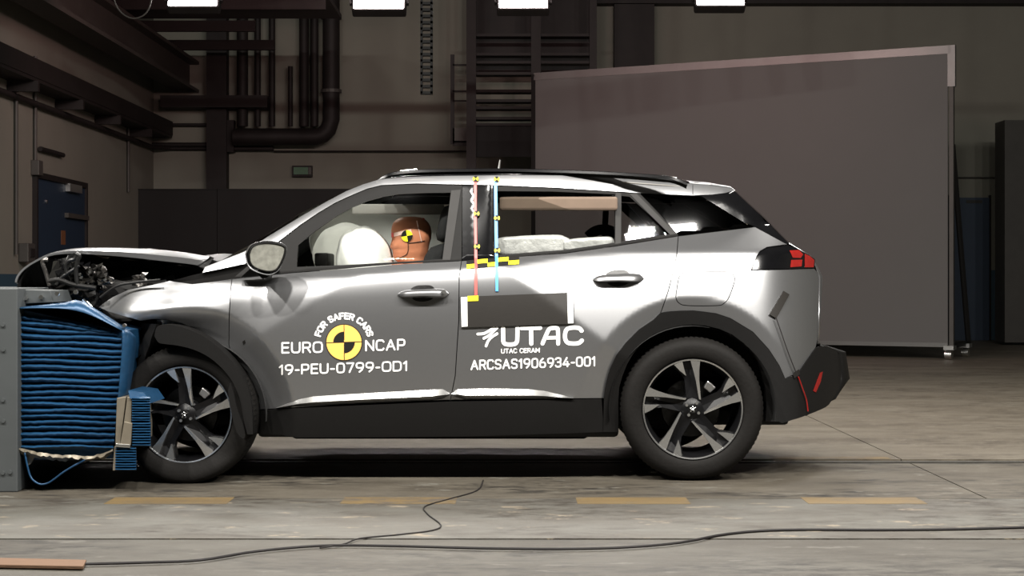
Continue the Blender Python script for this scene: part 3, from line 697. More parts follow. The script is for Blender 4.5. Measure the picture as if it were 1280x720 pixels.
p = side(555, 364.5, -.045); put(MB().tube([p+Vector((0, .004, 0)), p+Vector((0, -.002, 0))], .010, 14).build('key_lock', M['satin_metal']), door1)
handle(773, 348.5, -.02, door2)
# ---------------------------------------------------------------- wheels
def wheel(name, cx, cz, y0, R, label=None, flatten=0, steer=0, spin=0, detail=True):
    root = bpy.data.objects.new(name, None); COL.objects.link(root); root.parent = car
    root.location = Vector((cx, y0, cz))-CAR0; root.rotation_euler = (0, 0, steer)
    s = R/.345
    prof_ = [(.232, .03), (.240, .006), (.252, -.004), (.275, -.010), (.300, -.010), (.320, -.004), (.334, .010), (.342, .030), (.345, .06), (.345, .15), (.342, .185), (.325, .21), (.28, .22), (.232, .20)]
    mb = MB().lathe([(r*s, y) for r, y in prof_], (0, 0, 0), 96, True)
    if flatten:
        mb.v = [(x*(1+.05*max(0, x)*0), y-(.05 if z < -.2*s else 0)*((-z-.2*s)/.14)*(1 if x > -.2 else .4), max(z, -R+flatten)) for x, y, z in mb.v]
    t = mb.build('tyre', M['rubber'], root, smooth=50)
    # tread blocks round the shoulder
    tb_ = MB()
    for i in range(84):
        a = 2*PI*i/84; ca, sa = math.cos(a), math.sin(a)
        if flatten and sa*R < -R+flatten+.03: continue
        def q(da, r, y): return (math.cos(a+da)*r*s, y, math.sin(a+da)*r*s)
        tb_.add([q(-.022, .335, .012), q(.022, .335, .012), q(.030, .3475, .05), q(-.014, .3475, .05), q(-.006, .348, .1), q(.036, .348, .1)], [(0, 1, 2, 3), (3, 2, 5, 4)])
    tb_.build('tread', M['rubber'], root, kind='stuff')
    rim = MB().lathe([(.232*s, .20), (.236*s, .03), (.243*s, .004), (.238*s, -.004), (.231*s, .002), (.226*s, .02), (.215*s, .07), (.208*s, .2)], (0, 0, 0), 80).build('rim', M['spoke_black'], root, smooth=40)
    MB().lathe([(.2405*s, -.0045), (.2345*s, -.0025), (.232*s, .004)], (0, 0, 0), 80).build('rim_edge', M['spoke_face'], root, smooth=True)
    MB().lathe([(.0, .10), (.14*s, .10), (.145*s, .11), (.145*s, .125), (0, .125)], (0, 0, 0), 48).build('brake_disc', M['dark_metal'], root, smooth=30)
    cal = MB()
    cal.add([(math.cos(a)*r*s, y, math.sin(a)*r*s) for y in (.05, .11) for a in (.7, .88, 1.05) for r in (.115, .155)], [(0, 1, 3, 2), (2, 3, 5, 4), (6, 8, 9, 7), (8, 10, 11, 9), (0, 6, 7, 1), (4, 5, 11, 10), (1, 7, 9, 3), (3, 9, 11, 5), (0, 2, 8, 6), (2, 4, 10, 8)])
    cal.build('brake_caliper', M['satin_metal'] , root, bevel=.006)
    MB().lathe([(0, .004), (.020, .004), (.028, .009), (.05, .018), (.066, .034), (.070, .09), (0, .09)], (0, 0, 0), 40).build('hub', M['spoke_black'], root, smooth=40)
    MB().lathe([(0, .0), (.019, .0), (.023, .006)], (0, 0, 0), 28).build('hub_cap', M['dark_metal'], root, smooth=40)
    # small lion-like rampant emblem strokes in relief on the cap
    em = MB()
    for pl in ([(-.004, .013), (.004, .010), (.001, .003), (-.006, -.002), (-.010, -.012)], [(.001, .003), (.009, .005), (.014, .010)], [(-.003, -.001), (.005, -.004), (.006, -.014)], [(-.006, .006), (-.013, .004)]):
        em.tube([(a, -.001, b) for a, b in pl], .0022, 6)
    em.build('hub_emblem', M['satin_metal'], root)
    k = .2335/187*s
    P = lambda a, b, y: (a*k, y, b*k)
    def rot(vs, i):
        th = 2*PI*i/5+spin; c_, s_ = math.cos(th), math.sin(th)
        return [(x*c_-z*s_, y, x*s_+z*c_) for x, y, z in vs]
    for i in range(5):
        # the dark double arm
        arm = MB()
        y1, y2, yb = .012, .006, .05
        top = [P(34, 26, .018), P(24, 44, .014), P(14, 110, .016), P(30, 182, .012), P(-12, 187, .014), P(-34, 184, .014), P(-78, 166, .012), P(-40, 132, .02), P(-30, 112, .024), P(-24, 46, .018), P(-20, 16, .018)]
        n = len(top); top = rot(top, i); bot = [(x, y+.045, z) for x, y, z in top]
        # split: front of the arm as triangles about a sunk spine point
        c0 = rot([P(-10, 150, .034), P(-4, 90, .03), P(0, 40, .02)], i)
        vs = top+bot+c0
        fs = [(a, (a+1) % n, (a+1) % n+n, a+n) for a in range(n)]
        A_, B_, C_ = 2*n, 2*n+1, 2*n+2
        fs += [(2, 3, A_), (3, 4, A_), (4, 5, A_), (5, 6, A_), (6, 7, A_), (7, 8, A_), (2, A_, B_), (8, B_, A_), (1, 2, B_), (8, 9, B_), (1, B_, C_), (9, C_, B_), (0, 1, C_), (9, 10, C_), (10, 0, C_)]
        arm.add(vs, fs).build('spoke', M['spoke_black'], root, bevel=0)
        def face(pts, name):
            q = rot([P(a, b, y) for a, b, y in pts], i); m_ = len(q)
            MB().add(q+[(x, y+.02, z) for x, y, z in q], [tuple(range(m_))]+[(a, (a+1) % m_, (a+1) % m_+m_, a+m_) for a in range(m_)]).build(name, M['spoke_face'], root)
        face([(25, 38, .010), (32, 36, .010), (29, 70, .005), (25, 110, .002), (25, 150, .0005), (28, 185, -.001), (10, 187, -.001), (-9, 187, -.001), (2, 150, .0005), (12, 110, .002), (19, 70, .005)], 'spoke_face')
        face([(-25, 128, .006), (-33, 155, .003), (-40, 183, -.001), (-56, 178, -.001), (-72, 171, -.001), (-50, 148, .003)], 'spoke_face')
        th = 2*PI*i/5+spin
        if i < 4:
            a = PI/4+PI/2*i+spin+.2
            MB().tube([(.034*math.cos(a), .002, .034*math.sin(a)), (.034*math.cos(a), .03, .034*math.sin(a))], .0075, 6).build('wheel_nut', M['satin_metal'], root)
    if label: root['label'] = label
    return root
def spt(px, py, y): q = wp(px, py, y); return q
p = spt(866, 511.5, .02); wheel('wheel', p.x, p.z, .02, p.z-.0005)
p = spt(230.5, 518.5, -.05); R_ = p.z
wheel('wheel', p.x, p.z, -.05, .328, 'front wheel with flattened tyre, toed out against the barrier', flatten=max(0, .328-p.z), steer=math.radians(-4))
def plainwheel(x, y, steer=0):
    root = bpy.data.objects.new('wheel', None); COL.objects.link(root); root.parent = car
    root.location = Vector((x, y, .345))-CAR0; root.rotation_euler = (0, 0, steer)
    prof_ = [(.232, .20), (.28, .22), (.325, .21), (.342, .185), (.345, .15), (.345, .06), (.342, .03), (.3, -.01), (.24, .006), (.232, .03)]
    MB().lathe(prof_, (0, 0, 0), 64, True).build('tyre', M['rubber'], root, smooth=50)
    MB().lathe([(0, .14), (.2, .14), (.226, .18), (.232, .2), (.232, .02), (0, .02)], (0, 0, 0), 48).build('rim', M['spoke_black'], root, smooth=40)
plainwheel(spt(866, 511, .02).x, 1.72-.21); plainwheel(spt(866, 511, .02).x-2.605, 1.72-.21, .05)
# wheel housings
def liner(cx, cz, r, a0, a1, y0, y1):
    rows = []
    for i in range(33):
        a = math.radians(a0+(a1-a0)*i/32)
        rows.append([Vector((cx+math.cos(a)*r, y, cz+math.sin(a)*r)) for y in (y0, (y0+y1)/2, y1)]+[Vector((cx, y1, cz))])
    return put(MB().grid(rows).build('wheel_housing', M['void']))
liner(RWX, RWZ, .40, -8, 188, .03, .34); liner(FWX+.01, FWZ, .37, -5, 175, .03, .34)
# underbody
ub = MB().box((X_(318), .12, .20), (X_(775), 1.62, .34)).box((X_(770), .34, .24), (X_(1000), 1.4, .5)).box((X_(175), .34, .24), (X_(318), 1.4, .55))
put(ub.build('underbody', M['void'], bevel=.02))
put(MB().box((X_(350), .45, .16), (X_(740), 1.25, .21)).build('floor_tray', M['black_plastic'], bevel=.02))
# front arch moulding, torn off its seat
fsurf = lambda a, b: wp(a, b, -.085-.02*math.sin((a-190)/38))
panel('arch_moulding', cr([(194, 414), (197, 408), (206, 405.5), (225, 408), (250, 418), (275, 436), (297, 461), (310, 487), (315, 512), (316, 543)], 3)+cr([(309, 543), (304, 522), (300, 500), (291, 478), (279, 462), (262, 447), (242, 437), (222, 432), (206, 430), (198, 428), (193, 420)], 3), M['black_plastic'], surf=fsurf, thick=.14, step=5)
# dark strip of the tyre wall folded over the arch moulding at the sill
panel('arch_moulding', cr([(288, 478), (292, 492), (296, 510), (303, 530), (306, 545), (303, 548), (296, 540), (290, 520), (286, 498), (285, 484)], 3)[:-1], M['black_plastic'], surf=lambda a, b: wp(a, b, -.12), thick=.02, step=5)
# crumpled liner ahead of the wheel
rows = []
random.seed(3)
for i in range(13):
    t = i/12
    rows.append([wp(lerp([(0, 176), (.4, 168), (.75, 163), (1, 176)], t)+dx*lerp([(0, 20), (.5, 14), (1, 10)], t)+random.uniform(-1, 1), lerp([(0, 404), (.4, 440), (.75, 472), (1, 505)], t)+random.uniform(-1, 1), y_+random.uniform(-.01, .01)) for dx, y_ in ((0, .25), (.25, .10), (.6, .03), (1, .0), (1.5, .08), (2, .2))])
put(MB().grid(rows).build('wheel_arch_liner', M['black_plastic'], smooth=50))
# ---------------------------------------------------------------- buckled bonnet and engine bay
bt = [(19, 352), (21, 345), (28, 336), (40, 327.5), (60, 317.5), (80, 312.5), (102, 310.3), (140, 310), (170, 311), (200, 313), (232, 316.5), (262, 321.5)]
bl = [(20.5, 354), (22.5, 346.5), (29.5, 337.5), (41.5, 329), (61.5, 319.6), (82, 317), (102, 317), (140, 319.3), (170, 322), (200, 325.5), (232, 329), (250, 331.6)]
rows = []
for (a, b), (c, d) in zip(cr(bt, 3), cr(bl, 3)):
    y0 = .30; p = wp(a, b, y0); q = wp(c, d, y0-.02)
    r = [q+Vector((0, .03, .012)), q, q*.5+p*.5+Vector((0, -.012, 0)), p+Vector((0, .01, -.004)), p+Vector((0, .04, .001))]
    for s in (.2, .35, .5, .65, .8, 1.0):
        r.append(Vector((p.x-.10*math.sin(PI*s)*(1 if a < 60 else .4), y0+s*1.12, p.z-.012*math.sin(PI*s)-.018*math.sin(5*s+a*.05)*s)))
    rows.append(r)
bon = put(MB().grid(rows).build('bonnet', M['paint'], smooth=60)); sm = bon.modifiers.new('solid', 'SOLIDIFY'); sm.thickness = .004; sm.offset = 0
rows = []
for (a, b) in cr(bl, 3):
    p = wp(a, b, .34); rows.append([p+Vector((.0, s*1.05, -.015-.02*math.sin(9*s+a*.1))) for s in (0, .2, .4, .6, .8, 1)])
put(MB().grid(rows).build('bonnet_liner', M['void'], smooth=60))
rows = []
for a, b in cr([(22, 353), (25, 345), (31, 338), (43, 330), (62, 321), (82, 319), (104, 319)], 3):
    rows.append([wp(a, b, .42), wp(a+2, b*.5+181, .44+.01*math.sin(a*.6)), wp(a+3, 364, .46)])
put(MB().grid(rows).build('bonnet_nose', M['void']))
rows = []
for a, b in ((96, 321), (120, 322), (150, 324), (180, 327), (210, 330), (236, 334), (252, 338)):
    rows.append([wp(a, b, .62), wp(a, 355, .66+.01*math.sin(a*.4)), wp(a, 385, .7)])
put(MB().grid(rows).build('bay_shade_sheet', M['void']))  # added dark sheet for the shade under the bonnet, hides the hall behind
# torn rear corner of the bonnet
q = [wp(*t_) for t_ in ((248, 333, .27), (263, 320.5, .29), (267, 322, .3), (258, 336, .28))]
put(MB().hexa(q, (0, .02, 0)).build('bonnet_hinge', M['dark_metal']))
# black cowl between fender and screen pillar
rows = []
for a, b, c, d in ((208, 352, 214, 354.5), (222, 349, 225, 356), (240, 344, 240, 357), (258, 340, 262, 354.5), (280, 335, 280, 351.5), (300, 330.5, 296, 348.5), (312, 329, 310, 347)):
    rows.append([side(a, b, .02), side((a+c)/2, (b+d)/2, .035), side(c, d, .0)])
cow = put(MB().grid(rows).build('cowl_trim', M['black_plastic'], smooth=50))
sheet('scuttle', [(X_(215), .25, Z_(352), 0, 0), (X_(250), .2, Z_(343), 0, 0), (X_(285), .17, Z_(334), 0, 0)], M['black_plastic'])
# bulkhead and engine lump
put(MB().box((X_(228), .22, .3), (X_(238), 1.5, Z_(347))).build('bulkhead', M['void']))
def lump(name, a, b, m, amp, seed, cuts=5, parent=None):
    bm = bmesh.new(); bmesh.ops.create_cube(bm, size=1)
    bmesh.ops.subdivide_edges(bm, edges=bm.edges, cuts=cuts, use_grid_fill=True)
    rnd = random.Random(seed); a, b = Vector(a), Vector(b)
    for v in bm.verts:
        c = Vector((v.co.x+.5, v.co.y+.5, v.co.z+.5)); v.co = Vector((a.x+(b.x-a.x)*c.x, a.y+(b.y-a.y)*c.y, a.z+(b.z-a.z)*c.z))+Vector((rnd.uniform(-amp, amp), rnd.uniform(-amp, amp), rnd.uniform(-amp, amp)))
    me = bpy.data.meshes.new(name); bm.to_mesh(me); bm.free(); o = link(name, me, m); return put(o, parent)
def pbox(x0, y0, x1, y1, Y0, Y1): p, q = wp(x0, y1, Y0), wp(x1, y0, Y0); return (p.x, Y0, p.z), (q.x, Y1, q.z)
lump('engine_block', *pbox(115, 348, 215, 420, .42, 1.3), M['void'], .02, 1)
lump('inner_wing', *pbox(126, 352, 205, 400, .20, .40), M['black_plastic'], .012, 2)
lump('battery_box', *pbox(140, 338, 180, 364, .5, .75), M['black_plastic'], .006, 11, 3)
lump('crash_beam', *pbox(40, 340, 100, 420, .55, 1.5), M['void'], .03, 4)
lump('headlamp_wreck', *pbox(66, 330, 98, 378, .12, .40), M['gloss_black'], .03, 5)
lump('headlamp_wreck', *pbox(96, 345, 122, 384, .10, .35), M['gloss_black'], .03, 8)
def crumple(name, x0, y0, x1, y1, Y, m, amp, seed, n=7):
    rnd = random.Random(seed)
    rows = [[wp(x0+(x1-x0)*i/n+rnd.uniform(-1, 1)*amp*6, y0+(y1-y0)*j/n+rnd.uniform(-1, 1)*amp*6, Y+rnd.uniform(-1, 1)*amp*.06) for i in range(n+1)] for j in range(n+1)]
    return put(MB().grid(rows).build(name, m))
crumple('torn_sheet', 96, 330, 132, 358, .10, M['crushed'], .55, 3)
crumple('torn_sheet', 112, 331, 128, 342, .06, M['crushed'], .5, 13, 5)
crumple('torn_sheet', 122, 347, 142, 355, .05, M['crushed'], .3, 23, 5)
crumple('torn_sheet', 84, 318, 100, 344, .08, M['dark_metal'], .5, 33, 5)
crumple('torn_sheet', 66, 356, 118, 382, .06, M['black_plastic'], .4, 43, 6)
crumple('torn_sheet', 166, 342, 184, 358, .15, M['crushed'], .45, 53, 4)
crumple('torn_sheet', 70, 322, 84, 350, .16, M['dark_metal'], .4, 57, 4)
for pts, rr_, m in (([(62, 357), (57, 340), (53, 328), (56, 324.5), (60, 325)], .010, 'crushed'), ([(97, 358), (95, 338), (97, 326), (99, 320), (95, 317)], .011, 'dark_metal'), ([(83, 342), (82, 332), (86, 326), (93, 324), (96, 318)], .009, 'dark_metal'),
                  ([(70, 356), (78, 346), (90, 338), (99, 332)], .008, 'dark_metal'), ([(104, 374), (108, 378), (114, 384)], .008, 'chrome'), ([(60, 352), (74, 350), (92, 356), (120, 360)], .012, 'black_plastic'), ([(125, 372), (145, 358), (170, 353), (200, 350)], .006, 'black_plastic')):
    put(MB().tube(cr([tuple(wp(a, b, .02)) for a, b in pts], 4), rr_, 8).build('bent_strut', M[m], smooth=True))
for a, b in ((91, 327, ), (99, 343), (101, 347), (112, 340), (73, 366), (96, 365), (131, 350)):
    p = wp(a, b, .03); put(MB().tube([p, p+Vector((0, .02, 0))], .007, 8).build('bolt', M['bolt']))
# ---------------------------------------------------------------- door mirror
mr = bpy.data.objects.new('side_mirror', None); COL.objects.link(mr); mr.parent = car
mo = cr([(306, 318), (311, 308), (320, 303), (334, 301), (350, 303), (358, 308), (357.5, 318), (352, 332), (345, 341), (334, 344), (318, 339), (309, 331), (306, 318)], 4)[:-1]
mg = cr([(312.5, 318), (316, 310), (324, 306), (336, 304.8), (349, 306.5), (355, 310.5), (353.5, 320), (348.5, 331), (343, 337), (333, 338), (320, 334), (314, 328), (312.5, 318)], 4)[:-1]
cxm, cym = 332, 322
def ring(loop, sc, Y, dx=0, dy=0): return [wp(cxm+(a-cxm)*sc+dx, cym+(b-cym)*sc+dy, Y+.0012*(a-cxm)) for a, b in loop]
def loft(rings, name, m, parent, cap=True, smooth=50):
    n = len(rings[0]); mb = MB(); vs = [p for r in rings for p in r]
    fs = [(i*n+k, i*n+(k+1) % n, (i+1)*n+(k+1) % n, (i+1)*n+k) for i in range(len(rings)-1) for k in range(n)]
    if cap: fs += [tuple((len(rings)-1)*n+k for k in range(n))]
    return put(mb.add(vs, fs).build(name, m, smooth=smooth), parent)
MY = -.14
loft([ring(mo, .93, MY-.002), ring(mo, .985, MY-.006), ring(mo, 1.0, MY+.004), ring(mo, .97, MY+.03), ring(mo, .86, MY+.07, -3, -1), ring(mo, .6, MY+.10, -5, -1)], 'mirror_housing', M['paint'], mr)
loft([ring(mg, 1.13, MY-.005), ring(mg, 1.05, MY-.010), ring(mg, 1.0, MY-.004)], 'mirror_surround', M['black_plastic'], mr, cap=False)
loft([ring(mg, 1.02, MY-.003), ring(mg, 1.0, MY-.0045)], 'mirror_glass', mat('mirror_glass', (.24, .24, .21, 1), .3, .3, .5, 45, .12), mr, smooth=False)
put(MB().hexa([wp(300, 347, .03), wp(350, 342, .03), wp(345, 331, -.02), wp(316, 332, -.02)], (0, .05, 0)).build('mirror_foot', M['black_plastic'], bevel=.005), mr)
put(MB().tube([wp(330, 340, -.10), wp(333, 343, .05)], .03, 12).build('mirror_arm', M['black_plastic'], smooth=True), mr)
# ---------------------------------------------------------------- lettering and stickers
def text2d(s, offset=0.0, space=1.0):
    cu = bpy.data.curves.new('t', 'FONT'); cu.body = s; cu.offset = offset; cu.space_character = space; cu.resolution_u = 5
    ob = bpy.data.objects.new('t', cu); COL.objects.link(ob); dg = bpy.context.evaluated_depsgraph_get()
    me = bpy.data.meshes.new_from_object(ob.evaluated_get(dg)); V = [(v.co.x, v.co.y) for v in me.vertices]; Fs = [tuple(p.vertices) for p in me.polygons]
    bpy.data.objects.remove(ob); bpy.data.curves.remove(cu); bpy.data.meshes.remove(me)
    return V, Fs
def decal(name, V, Fs, m, parent, off=-.0025):
    vs = [side(a, b, off) for a, b in V]
    fs = []
    for f in Fs:
        n = (vs[f[1]]-vs[f[0]]).cross(vs[f[2]]-vs[f[0]]); fs.append(f if n.y < 0 else f[::-1])
    return put(MB().add(vs, fs).build(name, m, fix=False), parent)
def word(s, x0, yb0, x1, yb1, h, m, parent, off=.01, name='lettering', space=1.0):
    V, Fs = text2d(s, off, space); ax = [v[0] for v in V]; ay = [v[1] for v in V]
    a0, a1, b0, b1 = min(ax), max(ax), min(ay), max(ay)
    W = [(x0+(x-a0)/(a1-a0)*(x1-x0), yb0+(yb1-yb0)*(x-a0)/(a1-a0)-(y-b0)/(b1-b0)*h) for x, y in V]
    return decal(name, W, Fs, m, parent)
OO = [(.3, 1), (.7, 1), (.9, .94), (1, .74), (1, .26), (.9, .06), (.7, 0), (.3, 0), (.1, .06), (0, .26), (0, .74), (.1, .94), (.3, 1)]
GL = {'E': (.82, [[(1, 1), (0, 1), (0, 0), (1, 0)], [(0, .52), (.9, .52)]]), 'F': (.8, [[(1, 1), (0, 1), (0, 0)], [(0, .5), (.88, .5)]]),
      'U': (1, [[(0, 1), (0, .26), (.1, .06), (.3, 0), (.7, 0), (.9, .06), (1, .26), (1, 1)]]), 'R': (.92, [[(0, 0), (0, 1), (.7, 1), (.92, .93), (1, .74), (.92, .55), (.7, .47), (0, .47)], [(.58, .47), (1, 0)]]),
      'P': (.92, [[(0, 0), (0, 1), (.7, 1), (.92, .93), (1, .72), (.92, .5), (.7, .42), (0, .42)]]), 'O': (1.1, [OO]), '0': (.95, [OO]), 'D': (1.02, [[(0, 0), (0, 1), (.65, 1), (.9, .92), (1, .7), (1, .3), (.9, .08), (.65, 0), (0, 0)]]),
      'N': (1, [[(0, 0), (0, 1), (1, 0), (1, 1)]]), 'C': (.95, [[(1, .84), (.88, .97), (.7, 1), (.3, 1), (.1, .94), (0, .74), (0, .26), (.1, .06), (.3, 0), (.7, 0), (.88, .03), (1, .16)]]),
      'A': (1.08, [[(0, 0), (.5, 1), (1, 0)], [(.19, .34), (.81, .34)]]), 'T': (.9, [[(0, 1), (1, 1)], [(.5, 1), (.5, 0)]]), 'M': (1.15, [[(0, 0), (0, 1), (.5, .3), (1, 1), (1, 0)]]),
      'S': (.9, [[(1, .86), (.88, .97), (.7, 1), (.28, 1), (.07, .93), (0, .76), (.08, .59), (.28, .53), (.72, .48), (.92, .41), (1, .24), (.92, .07), (.7, 0), (.28, 0), (.1, .04), (0, .15)]]),
      '1': (.42, [[(0, .78), (.8, 1), (.8, 0)]]), '7': (.88, [[(0, 1), (1, 1), (.38, 0)]]), '-': (.5, [[(.05, .42), (.95, .42)]]),
      '9': (.95, [[(.97, .55), (.85, .47), (.7, .44), (.3, .44), (.08, .52), (0, .72), (.08, .92), (.3, 1), (.7, 1), (.92, .92), (1, .72), (.98, .5), (.8, .22), (.45, 0)]]),
      '6': (.95, [[(.03, .45), (.15, .53), (.3, .56), (.7, .56), (.92, .48), (1, .28), (.92, .08), (.7, 0), (.3, 0), (.08, .08), (0, .28), (.02, .5), (.2, .78), (.55, 1)]]),
      '3': (.9, [[(0, .86), (.12, .97), (.3, 1), (.7, 1), (.9, .94), (.97, .76), (.9, .59), (.7, .53), (.4, .53)], [(.7, .53), (.93, .45), (1, .26), (.92, .07), (.7, 0), (.28, 0), (.1, .04), (0, .15)]]),
      '4': (1, [[(.72, 0), (.72, .55)], [(.62, 1), (0, .24), (1, .24)]])}
def glyphs(s, gap):                       # strokes laid out in a row, cap height 1
    x = 0; out = []
    for ch in s:
        if ch == ' ': x += .55; continue
        w_, pls = GL[ch]; w_ *= .72
        for pl in pls: out.append([(x+a*w_, b) for a, b in pl])
        x += w_+gap
    return out, x-gap
def word(s, fmap, wd, parent, gap=.3):     # fmap turns (u in 0..1, v in 0..1) into a pixel
    S, W_ = glyphs(s, gap); V = []; Fs = []
    for pl in S:
        q = [fmap(a/W_, b) for a, b in pl]
        for a, b in zip(q, q[1:]):
            l = math.hypot(b[0]-a[0], b[1]-a[1]) or 1; nx, ny = -(b[1]-a[1])/l*wd/2, (b[0]-a[0])/l*wd/2; k = len(V)
            V += [(a[0]+nx, a[1]+ny), (b[0]+nx, b[1]+ny), (b[0]-nx, b[1]-ny), (a[0]-nx, a[1]-ny)]; Fs.append((k, k+1, k+2, k+3))
        for p in q:
            k = len(V); V += [(p[0]+wd/2*math.cos(PI*j/4+.39), p[1]+wd/2*math.sin(PI*j/4+.39)) for j in range(8)]; Fs.append(tuple(range(k, k+8)))
    return decal('lettering', V, Fs, M['white'], parent)
def line(x0, y0, x1, y1, hh): return lambda u, v: (x0+(x1-x0)*u, y0+(y1-y0)*u-v*hh)
word('EURO', line(352.8, 441, 402.6, 440, 12.2), 2.2, door1); word('NCAP', line(457.5, 438.2, 505.8, 436.7, 12.2), 2.2, door1)
word('19-PEU-0799-OD1', line(349.5, 468, 508.6, 463, 11.2), 2.1, door1, .28)
word('ARCSAS1906934-001', line(589.2, 461.8, 743.6, 457, 10.8), 2.1, door2, .30)
word('UTAC CERAM', line(626.8, 441.4, 674.2, 440.2, 4.9), 1.3, door2, .30)
xc, yc = 430, 428
def arcmap(u, v):
    th = math.radians(165-150*u); r = 29.8+6.6*v; return (xc+r*math.cos(th)*1.03, yc-r*math.sin(th))
word('FOR SAFER CARS', arcmap, 2.1, door1, .30)
def disc(r, n=48, a0=0, a1=360): return [(xc+r*math.cos(math.radians(a0+(a1-a0)*i/n)), yc-r*math.sin(math.radians(a0+(a1-a0)*i/n))) for i in range(n+1)]
def fan(pts, c): return [c]+pts, [(0, i, i+1) for i in range(1, len(pts))]
decal('emblem_ring', *fan(disc(23), (xc, yc)), M['black_vinyl'], door1, -.0022)
decal('emblem_disc', *fan(disc(22), (xc, yc)), M['ncap_yellow'], door1, -.0030)
for a in (90, 270): decal('emblem_quarter', *fan(disc(13.5, 16, a, a+90), (xc, yc)), M['black_vinyl'], door1, -.0037)
for q in ([(407.5, 428.9), (452.5, 427.5), (452.5, 426.7), (407.5, 428.1)], [(429.6, 405.5), (430.4, 405.5), (430.8, 450.5), (430, 450.5)]):
    decal('emblem_line', q, [(0, 1, 2, 3)], M['black_vinyl'], door1, -.0040)
# round-ended stroke lettering
def stroke(pl, wd, m, parent, name='lettering', sm_=True):
    pl = cr(pl, 5) if sm_ and len(pl) > 2 else list(pl)
    L_, R__ = [], []
    for i, p in enumerate(pl):
        a, b = pl[max(0, i-1)], pl[min(len(pl)-1, i+1)]; l = math.hypot(b[0]-a[0], b[1]-a[1]) or 1
        nx, ny = -(b[1]-a[1])/l*wd/2, (b[0]-a[0])/l*wd/2; L_.append((p[0]+nx, p[1]+ny)); R__.append((p[0]-nx, p[1]-ny))
    n = len(pl); V = L_+R__; Fs = [(i, i+1, n+i+1, n+i) for i in range(n-1)]
    for p in (pl[0], pl[-1]):
        k = len(V); V += [p]+[(p[0]+wd/2*math.cos(2*PI*j/12), p[1]+wd/2*math.sin(2*PI*j/12)) for j in range(12)]
        Fs += [(k, k+1+j, k+1+(j+1) % 12) for j in range(12)]
    decal(name, V, Fs, m, parent)
Wt = M['white']
def lg(a, b): return (570+a/6.547, 360+b/6.547)
stroke([lg(178, 377), lg(230, 372), lg(280, 345), lg(310, 325)], 3.4, Wt, door2); stroke([lg(228, 412), lg(270, 388), lg(310, 350), lg(336, 326)], 3.4, Wt, door2)
stroke([lg(246, 475), lg(264, 432), lg(295, 400), lg(336, 374)], 3.4, Wt, door2)
stroke([lg(385, 328), lg(386, 400), lg(388, 440), lg(404, 458), lg(440, 463), lg(480, 458), lg(498, 440), lg(502, 400), lg(503, 328)], 5.2, Wt, door2)
stroke([lg(535, 330), lg(690, 328)], 4.6, Wt, door2); stroke([lg(614, 340), lg(616, 456)], 5.2, Wt, door2)
stroke([lg(708, 455), lg(740, 380), lg(762, 338), lg(790, 328), lg(820, 328), lg(834, 345), lg(836, 456)], 5.0, Wt, door2); stroke([lg(745, 408), lg(830, 406)], 4.4, Wt, door2)
stroke([lg(1028, 350), lg(1005, 328), lg(950, 325), lg(908, 338), lg(893, 375), lg(895, 420), lg(915, 448), lg(960, 455), lg(1005, 450), lg(1030, 430)], 5.2, Wt, door2)
# dark board with white ends
def patch(name, q, m, parent, off=-.004, thick=.002, step=6): return panel(name, q, m, parent, off=off, thick=thick, step=step)
bd_ = patch('taped_board', [(575, 371), (717, 365.5), (718, 404.5), (576.5, 409.5)], M['plate'], door2, -.009, .007)
patch('board_end', [(576, 371.5), (584, 371), (584.5, 408), (577, 408.5)], M['white'], bd_, -.0105, .001); patch('board_end', [(709, 366.2), (716.3, 366), (717, 404), (710, 404.2)], M['white'], bd_, -.0105, .001)
patch('yellow_tag', [(584.5, 370), (598, 369.5), (598, 376), (584.5, 376.5)], M['yellow'], bd_, -.0115, .001)
for i in range(5):
    x0 = 583.3+i*13.1; y0 = 330.8-i*1.15-.2
    up = i % 2
    for hi in (0, 1):
        ya = y0-5.0 if hi else y0
        patch('check_tape', [(x0, ya), (x0+13.1, ya-1.1), (x0+13.1, ya+3.9), (x0, ya+5)], M['yellow'] if hi == up else M['black_vinyl'], door2, -.0045, .001, 7)
tr_ = patch('red_tape', [(592.3, 226), (596, 226), (595.8, 260), (596.3, 300), (596.8, 330), (596.6, 369), (593, 369), (593, 300), (592.5, 260)], M['red_tape'], None, -.006, .001)
tb2 = patch('blue_tape', [(617.5, 226), (621.3, 226), (622, 270), (622.6, 330), (623, 364), (619.5, 364), (618.5, 300), (618, 270)], M['blue_tape'], None, -.006, .001)
for cx_, cy_, par in ((594.5, 223.5, tr_), (621, 224, tb2), (595.6, 267, tr_), (621.2, 272.5, tb2), (596.3, 308, tr_), (621.5, 313, tb2)):
    for i in range(4):
        q = [(cx_, cy_)]+[(cx_+3.6*math.cos(math.radians(45+90*i+k*22.5)), cy_+3.6*math.sin(math.radians(45+90*i+k*22.5))) for k in range(5)]
        decal('target_dot', q, [(0, k, k+1) for k in range(1, 5)], M['yellow'] if i % 2 else M['black_vinyl'], par, -.009)
# sensor strip and wire at the rear corner
patch('sensor_strip', [(979.5, 363.5), (987, 368), (970.5, 398), (962, 393)], M['plate'], quarter, -.012, .010)
def wire(pts, r, m, name, off=-.02): return put(MB().tube([tuple(side(a, b, off)) for a, b in cr(pts, 5)], r, 6).build(name, M[m], smooth=True))
wire([(970, 397), (976, 414), (985, 440), (994, 463), (999, 474)], .0028, 'cable', 'sensor_wire'); wire([(998, 471), (1003, 485), (1008, 500), (1010, 514)], .0032, 'red_lens', 'sensor_wire', -.028)
patch('wire_tape', [(991, 466.5), (999, 461.5), (1000, 468), (993, 473)], M['black_vinyl'], bumper, -.022, .004)
patch('reflector', [(1025, 466), (1028.5, 464.5), (1026, 477), (1020, 490.5), (1016.5, 488.5)], M['red_lens'], bumper, -.019, .004)
